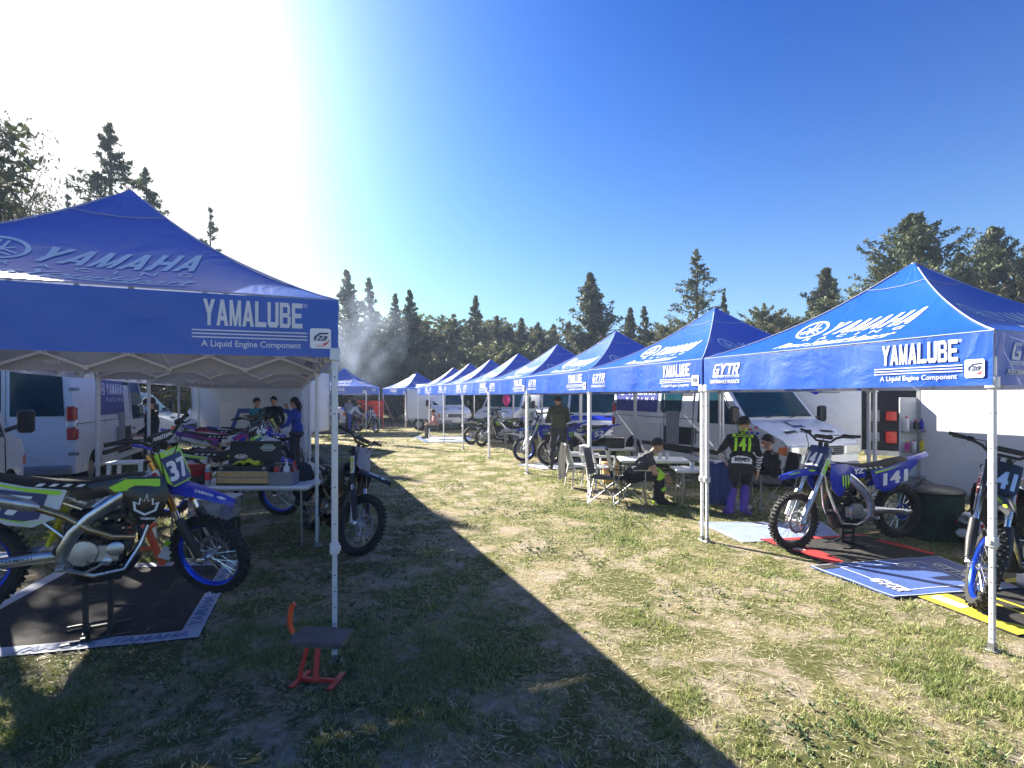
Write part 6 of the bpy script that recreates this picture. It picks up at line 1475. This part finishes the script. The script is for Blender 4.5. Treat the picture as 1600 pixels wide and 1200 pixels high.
folding_table('small folding table under the blue cloth next to the rider', (3.22, 8.30), R(-10), .44, .42, .78)
m = MB()
def drape(a, b):
    x = -.20 + .40 * a + .05 * b * (a - .5); s = b * 1.15 - .25
    y = .10 if s < 0 else .10 - min(s, .10) ; z = .79 if s < .10 else .79 - (s - .10) * .80
    return Vector((x, y + (-s * .3 if s < 0 else 0) - .055 * math.sin(a * 17 + b) * max(0, s) - .06 * max(0, s) * a - .02, z + max(0, s - .9) * .10 * math.sin(a * 9) + (.012 * math.sin(a * 9 + b * 5))))
m.grid(24, 24, drape); m.grid(24, 24, lambda a, b: drape(1 - a, b) + Vector((0, .008, -.004)))
single('blue_cloth', m, cloth('blue_cloth', (.010, .028, .12)), 'dark blue cloth draped over a small table left of the rider', 'cloth', (3.20, 8.08, 0), R(-10), smooth=60)
# moulded white garden chairs
def garden_chair(label, loc, rz):
    t = thing('garden_chair', label, 'plastic chair', (*loc, 0), rz)
    m = MB(); m.bbox((0, 0, .43), (.44, .46, .025), .08, seg=3); part('seat', m, white_plastic, t)
    m = MB()
    for k in range(7): y = -.17 + k * .057; m.bar((-.21, y, .44), (-.30, y * 1.08, .82), .026, .012)
    part('back_slats', m, white_plastic, t)
    m = MB(); pts = [(-.21, -.23, .44), (-.29, -.235, .72), (-.315, -.19, .83), (-.325, 0, .86), (-.315, .19, .83), (-.29, .235, .72), (-.21, .23, .44)]; m.tube(pts, .02, 8); part('back_frame', m, white_plastic, t)
    for s in (1, -1):
        m = MB(); m.tube([(-.27, s * .235, .66), (-.05, s * .27, .655), (.17, s * .26, .64), (.21, s * .25, .58), (.20, s * .24, .43)], .021, 8, flat=1.2); part('armrest', m, white_plastic, t)
        for q in (1, -1): m = MB(); m.tube([(q * .19, s * .21, .43), (q * .25, s * .26, 0)], [.030, .019], 8, flat=.6); part('leg', m, white_plastic, t)
    return t
garden_chair('white plastic chair with a black jacket hung over its back', (1.38, 10.55), R(10))
garden_chair('white plastic chair just right of the canopy leg, beside the jacket chair', (1.72, 10.35), R(25))
m = MB()
m.grid(16, 14, lambda a, b: Vector((-.34 - .045 * math.sin(b * 1.5) - .02 * math.sin(a * 12 + b * 3), -.26 + .52 * a + .04 * math.sin(b * 5), .88 - .62 * b * (1 + .25 * a * b)))); m.grid(16, 6, lambda a, b: Vector((-.33 + .10 * b, .26 - .52 * a, .885 - .14 * b)))
m.grid(16, 14, lambda a, b: Vector((-.332 - .045 * math.sin(b * 1.5) - .02 * math.sin((1 - a) * 12 + b * 3), .26 - .52 * a + .04 * math.sin(b * 5), .87 - .60 * b * (1 + .25 * (1 - a) * b))))
single('jacket', m, cloth('black_jacket', (.010, .010, .011)), 'black jacket hung over the back of a white plastic chair', 'jacket', (1.38, 10.55, 0), R(10), smooth=60)
m = MB(); m.bbox((0, 0, .22), (.3, .3, .44), .01); single('wooden_box', m, pine_m, 'pale wooden box standing behind the white plastic chairs', 'box', (2.05, 11.0, 0), R(12))

# ------------------------------------------------------------------ things on the left work table
t = thing('toolbox', 'black toolbox with open lid and two wooden drawers on the white table', 'toolbox', (-3.26, 6.48, .741))
m = MB(); m.bbox((0, 0, .115), (.66, .30, .23), .012); part('case', m, black_plastic, t)
for k in range(2):
    m = MB(); m.bbox((0, -.157, .055 + k * .075), (.62, .014, .060), .004); d = part('drawer', m, pine_m, t); m = MB(); m.box((0, -.160, .090 + k * .075), (.62, .024, .008)); part('drawer_pull', m, alu, d)
m = MB(); M = Matrix.Rotation(R(-12), 3, 'X'); m.bbox((0, .17, .37), (.66, .03, .28), .010, M); lid = part('lid', m, black_plastic, t)
lf = lambda u, v, o=.018: M @ Vector((0, 0, 0)) + Vector((0, .17, .37)) + M @ Vector((u, -o, v))
m = MB(); m.m = 0; poly_on(m, [(.06 + .0, .05), (.11, .09), (.21, .09), (.26, .05), (.21, .01), (.11, .01)], lf); m.m = 1; poly_on(m, [(.072, .05), (.115, .083), (.205, .083), (.248, .05), (.205, .017), (.115, .017)], lambda u, v: lf(u, v, .0195)); m.m = 0; put_text(m, 'YACCO', .095, .032, .13, .036, lambda u, v: lf(u, v, .021), .04)
part('sticker', m, [white_vinyl, pm('green_print', (.02, .16, .08), .4)], lid, 0, fix=False)
m = MB(); m.m = 0; poly_on(m, [(-.17 + .085 * math.cos(a * .5236), -.06 + .03 * math.sin(a * .5236)) for a in range(12)], lf); m.m = 1; poly_on(m, [(-.17 + .075 * math.cos(a * .5236), -.06 + .022 * math.sin(a * .5236)) for a in range(12)], lambda u, v: lf(u, v, .0195)); m.m = 0; put_text(m, 'PLAMP', -.225, -.073, .11, .026, lambda u, v: lf(u, v, .021), .05)
part('sticker', m, [white_vinyl, red_print], lid, 0, fix=False)
for s in (1, -1): m = MB(); m.bbox((s * .26, -.155, .205), (.045, .02, .045), .008); part('latch', m, steel, t)
m = MB(); m.grid(12, 8, lambda a, b: Vector((-.14 + .30 * a, -.12 + .18 * b, .01 + .045 * abs(math.sin(a * 7 + b * 2)) * math.sin(a * 3.14) + .03 * math.sin(b * 3.1)))); m.grid(12, 8, lambda a, b: Vector((.16 - .30 * a, -.12 + .18 * b, .0 + .04 * abs(math.sin((1 - a) * 7 + b * 2)) * math.sin(a * 3.14))))
single('rag', m, cloth('yellow_rag', (.55, .58, .03)), 'yellow cleaning rag lying on the open toolbox', 'rag', (-3.26, 6.48, .972))
t = thing('caddy', 'grey plastic bottle caddy on the right end of the white table', 'caddy', (-2.80, 6.42, .741))
m = MB(); m.bbox((0, 0, .006), (.29, .20, .012), .01)
for s in (1, -1): m.bbox((s * .145, 0, .08), (.008, .20, .16), .003); m.bbox((0, s * .10, .08), (.29, .008, .16), .003)
m.bbox((0, 0, .08), (.008, .19, .16), .002); m.bbox((0, 0, .158), (.32, .23, .012), .01) if 0 else None; part('tray', m, grey_plastic, t)
m = MB(); m.tube([(-.145, 0, .15), (-.10, 0, .26), (.10, 0, .26), (.145, 0, .15)], .009, 7); part('handle', m, grey_plastic, t)
for dx, dy, h, r, b_, c_, l in ((.05, -.04, .27, .038, white_plastic, white_plastic, 'large white bottle standing in the grey caddy'), (-.08, -.03, .24, .030, red_print, dk, 'red spray bottle at the left of the grey caddy'), (.115, .03, .27, .028, red_print, red_print, 'tall red bottle at the right of the grey caddy'), (-.03, .05, .25, .03, navy, dk, 'dark blue bottle at the back of the grey caddy'), (-.10, .05, .21, .028, white_plastic, red_print, 'small white bottle with red cap in the grey caddy')):
    bottle((-2.80 + dx, 6.42 + dy, .754), h, r, b_, c_, l, group='bottles in the grey caddy')
o = bottle((-3.70, 6.36, .741), .24, .034, pm('can_grey_blue', (.30, .38, .45), .3, .3), white_plastic, 'grey spray can with a red band standing left of the toolbox', 'spray_can', neck=.6)
m = MB(); m.lathe([(.0352, .06), (.0352, .16)], n=14, cap=False); part('label_band', m, red_print, o)
t = thing('tool_bag', 'red and black tool bag on the left end of the white table', 'bag', (-3.98, 6.45, .741), R(4))
m = MB(); m.bbox((0, 0, .12), (.42, .24, .24), .07, seg=3); part('bag_body', m, cloth('red_bag', (.25, .012, .018)), t); m = MB(); m.bbox((.12, 0, .07), (.24, .25, .14), .06); m.tube([(-.15, 0, .24), (-.08, 0, .30), (.08, 0, .30), (.15, 0, .24)], .014, 7); part('trim', m, black_plastic, t)
m = MB(); put_text(m, 'Milwaukee', -.16, .13, .16, .035, lambda u, v: Vector((u, -.1225, v)), .03, .3); part('lettering', m, white_vinyl, t, 0, fix=False)
m = MB(); m.tube([(0, 0, -.36), (0, -.01, -.30), (.01, 0, -.1), (0, 0, .05), (0, 0, .10)], [.08, .15, .17, .13, .05], 14, flat=.75); t = thing('backpack', 'dark backpack hanging on the canopy leg behind the table', 'backpack', (-2.72, 6.80, .86)); part('bag_body', m, cloth('dark_pack', (.022, .025, .035)), t)
m = MB(); m.tube([(-.06, -.10, .05), (0, -.02, .28), (.06, -.10, .05)], .012, 6); m.bbox((.02, -.14, -.2), (.16, .05, .18), .03); part('strap', m, black_plastic, t)
# under and around the table
clear_pl = pm('clear_plastic', (.45, .50, .55), .25, 0, .1, 6, trans=.55, alpha=.75)
t = thing('storage_bin', 'clear plastic bin full of parts on a black crate under the table', 'bin', (-3.42, 6.02, .42))
m = MB(); m.bbox((0, 0, .12), (.46, .32, .24), .03); part('bin_body', m, clear_pl, t); m = MB(); m.bbox((0, 0, .245), (.50, .35, .018), .03); part('rim', m, white_plastic, t)
for k, (x, y, z, c_) in enumerate(((-.12, -.05, .09, red_print), (.10, .03, .08, blue_plastic), (.02, -.07, .14, white_plastic))): m = MB(); m.bbox((x, y, z), (.12, .14, .1), .03, rot=k); part('contents', m, c_, t)
m = MB()
for z in (.02, .14, .27, .39): m.bbox((0, 0, z), (.44, .32, .03), .01)
for s in (1, -1):
    for k in range(5): m.box((-.20 + k * .10, s * .152, .2), (.03, .012, .38)); 
    for k in range(3): m.box((s * .212, -.12 + k * .12, .2), (.012, .03, .38))
single('crate', m, black_plastic, 'black crate carrying the clear bin under the white table', 'crate', (-3.42, 6.02, 0), R(2))
t = thing('orange_stand', 'orange plastic bike stand behind the raised number 37 bike', 'stand', (-3.95, 5.55, 0), R(15))
for s in (1, -1): m = MB(); m.bar((s * .22, 0, .01), (s * .06, 0, .42), .10, .035); part('leg', m, orange_m, t)
m = MB(); m.bbox((0, 0, .43), (.26, .24, .04), .02); m.bar((-.15, 0, .2), (.15, 0, .2), .05, .03); part('platform', m, orange_m, t)
m = MB(); m.m = 0; m.bbox((0, 0, 0), (.09, .006, .17), .012, Matrix.Rotation(R(25), 3, 'Y')); m.m = 1; m.bbox((.01, -.004, .05), (.075, .004, .05), .01, Matrix.Rotation(R(25), 3, 'Y')); m.tube([(.04, 0, .08), (.03, .0, .2)], .003, 4)
o = single('service_tag', m, [white_vinyl, lime], 'green and white paper tag hanging at the raised bike\'s fork', 'tag', (-2.96, 4.50, .50), R(20))
t = thing('folding_stool', 'white folded plastic step stool behind the raised number 37 bike', 'stool', (-4.75, 6.5, 0), R(10))
m = MB(); m.bbox((0, 0, 1.0), (.42, .3, .03), .04); part('top', m, white_plastic, t)
for s in (1, -1):
    for q in (1, -1): m = MB(); m.bar((s * .17, q * .11, .99), (s * .22, q * .15, 0), .04, .03); part('leg', m, white_plastic, t)
# ------------------------------------------------------------------ red lift stand with the board, at the near canopy leg
t = thing('lift_stand', 'red steel lift stand with a worn wooden board against the near canopy leg', 'lift stand', (-1.235, 3.36, 0), R(-6))
m = MB(); m.bbox((.0, .03, .265), (.35, .20, .022), .004, Matrix.Rotation(R(3), 3, 'X')); bd = part('board', m, wood_m, t); m = MB(); m.box((.02, .0, .247), (.30, .17, .012)); part('under_board', m, wood_m, bd)
for x in (-.055, .01): m = MB(); m.bar((x - .012, -.02, .24), (x - .045 * (x < 0) - .005, -.07, .03), .034, .012); part('post', m, red_m, t)
for s in (1, -1): m = MB(); m.bar((s * .125 + .0, -.13, .014), (s * .115 + .01, .07, .014), .036, .01); part('foot', m, red_m, t)
m = MB(); m.bar((-.12, -.04, .02), (.12, -.04, .02), .022); part('cross_bar', m, red_m, t)
m = MB(); m.bar((-.155, -.0, .22), (-.18, -.01, .30), .014); part('lever_arm', m, steel, t)
m = MB(); m.tube([(-.178, -.01, .295), (-.195, -.01, .34), (-.197, -.01, .40), (-.185, -.01, .46), (-.165, -.01, .485)], [.016, .017, .017, .0165, .015], 9); part('pedal_grip', m, orange_m, t)
# ------------------------------------------------------------------ bins, helmet and gear by the trailer
t = thing('garden_bin', 'dark green fabric bin with a black lid before the trailer', 'bin', (5.42, 6.78, 0))
m = MB(); m.lathe([(.30, 0), (.33, .02), (.34, .30), (.345, .58), (.33, .60)], n=26); part('bin_body', m, pm('dark_green_fabric', (.012, .035, .02), .8, 0, .5, 9, bump=.4), t)
m = MB(); m.lathe([(.355, .58), (.365, .61), (.33, .64), (.0, .65)], n=26, cap=False); part('lid', m, black_plastic, t)
m = MB()
for k in range(3): m.tube([(-.28 + k * .03, -.1, .64 + .02 * k), (-.24 + k * .04, -.1, .72 + .02 * k), (-.12 + k * .05, -.1, .70)], [.006, .009, .003], 5)
part('wing_emblem', m, black_plastic, t)
t = thing('helmet', 'white and black motocross helmet hanging before the black gear bag', 'helmet', (5.52, 6.28, .27), R(200))
m = MB(); m.lathe([(.02, .155), (.08, .14), (.12, .08), (.135, .01), (.125, -.07), (.10, -.12)], n=20, cap=False); part('shell', m, white_plastic, t)
m = MB(); m.grid(8, 4, lambda a, b: Vector((.10 + .14 * b, (a - .5) * .22 * (1 - .3 * b), .12 + .03 * b - .05 * (a * 2 - 1) ** 2))); m.grid(8, 4, lambda a, b: Vector((.10 + .14 * b, (.5 - a) * .22 * (1 - .3 * b), .112 + .03 * b - .05 * (a * 2 - 1) ** 2))); part('peak', m, dk, t)
m = MB(); m.bbox((.13, 0, -.09), (.11, .16, .09), .04); part('chin_bar', m, white_plastic, t); m = MB(); m.bbox((.10, 0, .0), (.08, .20, .085), .03); part('eye_port', m, black_plastic, t)
m = MB(); m.bbox((.0, .128, .02), (.12, .01, .04), .01); m.bbox((.0, -.128, .02), (.12, .01, .04), .01); part('stripe', m, red_print, t)
m = MB(); m.tube([(-.35, 0, .0), (-.33, 0, .15), (-.1, 0, .40), (.1, 0, .55), (.3, 0, .62), (.4, 0, .4), (.42, 0, .0)], [.10, .16, .22, .24, .22, .22, .1], 12); single('gear_bag', m, cloth('black_gear', (.012, .012, .014)), 'black covered gear heap between the green bin and the trailer', 'bag', (5.98, 6.35, .0), R(-12))
m = MB(); m.bbox((0, 0, .16), (.55, .40, .32), .02); m.bbox((0, 0, .33), (.58, .43, .03), .01); single('step_box', m, alu, 'perforated metal step box behind the right edge bike', 'box', (5.1, 4.85, 0), R(15))
# ------------------------------------------------------------------ far banner and bits
t = thing('banner', 'white banner with a blue outlined arrow logo before the pale camper', 'banner', gp(414, 16.8)[:2] + (0,), R(-4)); t.scale = (1.04, 1, 1.24)
m = MB(); m.bbox((0, 0, .68), (2.9, .03, 1.30), .01); part('board', m, white_plastic, t)
m = MB(); bf = lambda u, v: Vector((u, -.022, v)); O = [(-1.35, .15), (-.85, 1.15), (.75, 1.15), (1.30, .65), (.75, .12), (-1.35, .12)]
I = [(-1.15, .22), (-.78, 1.03), (.70, 1.03), (1.14, .65), (.70, .24), (-1.15, .24)]
for j in range(6): poly_on(m, [O[j], O[(j + 1) % 6], I[(j + 1) % 6], I[j]], bf)
put_text(m, 'e-SP', -.6, .38, 1.1, .45, bf, .06, .2); part('logo', m, faded if 0 else pm('banner_blue_print', (.02, .08, .32), .5), t, 0, fix=False)
m = MB(); m.grid(16, 12, lambda a, b: Vector((-.65 + 1.3 * a, .06 * math.sin(a * 9) + .04 * math.sin(b * 9), 1.6 - .95 * b * (.35 + .65 * a ** .8) - .06 * a))); m.grid(16, 12, lambda a, b: Vector((.65 - 1.3 * a, .012 + .06 * math.sin((1 - a) * 9) + .04 * math.sin(b * 9), 1.6 - .95 * b * (.35 + .65 * (1 - a) ** .8) - .06 * (1 - a))))
m.tube([(-.68, .03, 0), (-.68, .03, 1.65)], .02, 6); m.tube([(.68, .03, 0), (.68, .03, 1.65)], .02, 6)
single('red_banner', m, cloth('red_flag', (.6, .05, .03)), 'red cloth banner hanging behind the far left canopy', 'banner', gp(579, 28.9)[:2] + (0,), 0, smooth=60)
m = MB(); m.lathe([(.01, -.02), (.05, .02), (.12, .12), (.16, .25), (.14, .38), (.06, .45), (.0, .46)], n=20, cap=False); single('balloon', m, pm('pink_rubber', (.75, .03, .25), .35, 0, .05, 3), 'bright pink balloon between two vans in the middle distance', 'balloon', gp(791, 21.5)[:2] + (1.42,))
def rope(a, b, label): m = MB(); m.tube([a, Vector(a).lerp(Vector(b), .5) + Vector((0, 0, -.05)), b], .012, 5); o = single('guy_rope', m, cloth('rope', (.4, .3, .3)), label, 'rope')
rope(gp(600, 29.5, 1.6), gp(622, 29.0, .02), 'striped guy rope running down from the angled far canopy')
rope(gp(641, 30.2, 1.9), gp(634, 28.8, .02), 'second guy rope right of the striped one at the angled far canopy')
# ------------------------------------------------------------------ haze in the air
def vol(name, mb, dens, col, label, aniso=.3, noise_=False):
    m = bpy.data.materials.new(name); m.use_nodes = True; nt = m.node_tree; N = nt.nodes; L = nt.links
    N.remove(N['Principled BSDF']); pv = N.new('ShaderNodeVolumePrincipled'); pv.inputs['Color'].default_value = (*col, 1); pv.inputs['Density'].default_value = dens
    pv.inputs['Anisotropy'].default_value = aniso; L.new(pv.outputs[0], N['Material Output'].inputs['Volume'])
    if noise_:
        tc = N.new('ShaderNodeTexCoord'); nz = N.new('ShaderNodeTexNoise'); nz.inputs['Scale'].default_value = .55; nz.inputs['Detail'].default_value = 5; nz.inputs['Distortion'].default_value = .6
        r = N.new('ShaderNodeMapRange'); r.inputs[1].default_value = .44; r.inputs[2].default_value = .8; r.inputs[4].default_value = dens
        gr = N.new('ShaderNodeTexGradient'); gr.gradient_type = 'SPHERICAL'; mp = N.new('ShaderNodeMapping'); mp.inputs['Scale'].default_value = noise_
        L.new(tc.outputs['Object'], nz.inputs['Vector']); L.new(nz.outputs[0], r.inputs[0])
        L.new(tc.outputs['Object'], mp.inputs['Vector']); L.new(mp.outputs[0], gr.inputs['Vector'])
        mu = N.new('ShaderNodeMath'); mu.operation = 'MULTIPLY'; L.new(r.outputs[0], mu.inputs[0]); L.new(gr.outputs['Fac'], mu.inputs[1]); L.new(mu.outputs[0], pv.inputs['Density'])
    o = part(name, mb, m, None, 0); o['kind'] = 'stuff'; o['label'] = label; o['category'] = name; return o
mb = MB(); mb.box((0, 45, 9.5), (170, 130, 21.2))
vol('haze', mb, .0009, (.62, .76, 1.0), 'thin blue morning haze hanging between the canopies and trees', .2)
sm = MB(); sm.lathe([(.2, -4.2), (1.6, -3), (2.7, -1), (3.0, 1), (2.4, 3), (.3, 4.2)], n=20)
o = vol('smoke', sm, .33, (.62, .74, .95), 'thin blue barbecue smoke rising before the left conifers', .2, (.33, .33, .24)); o.location = (-8.6, 29.5, 5.3)
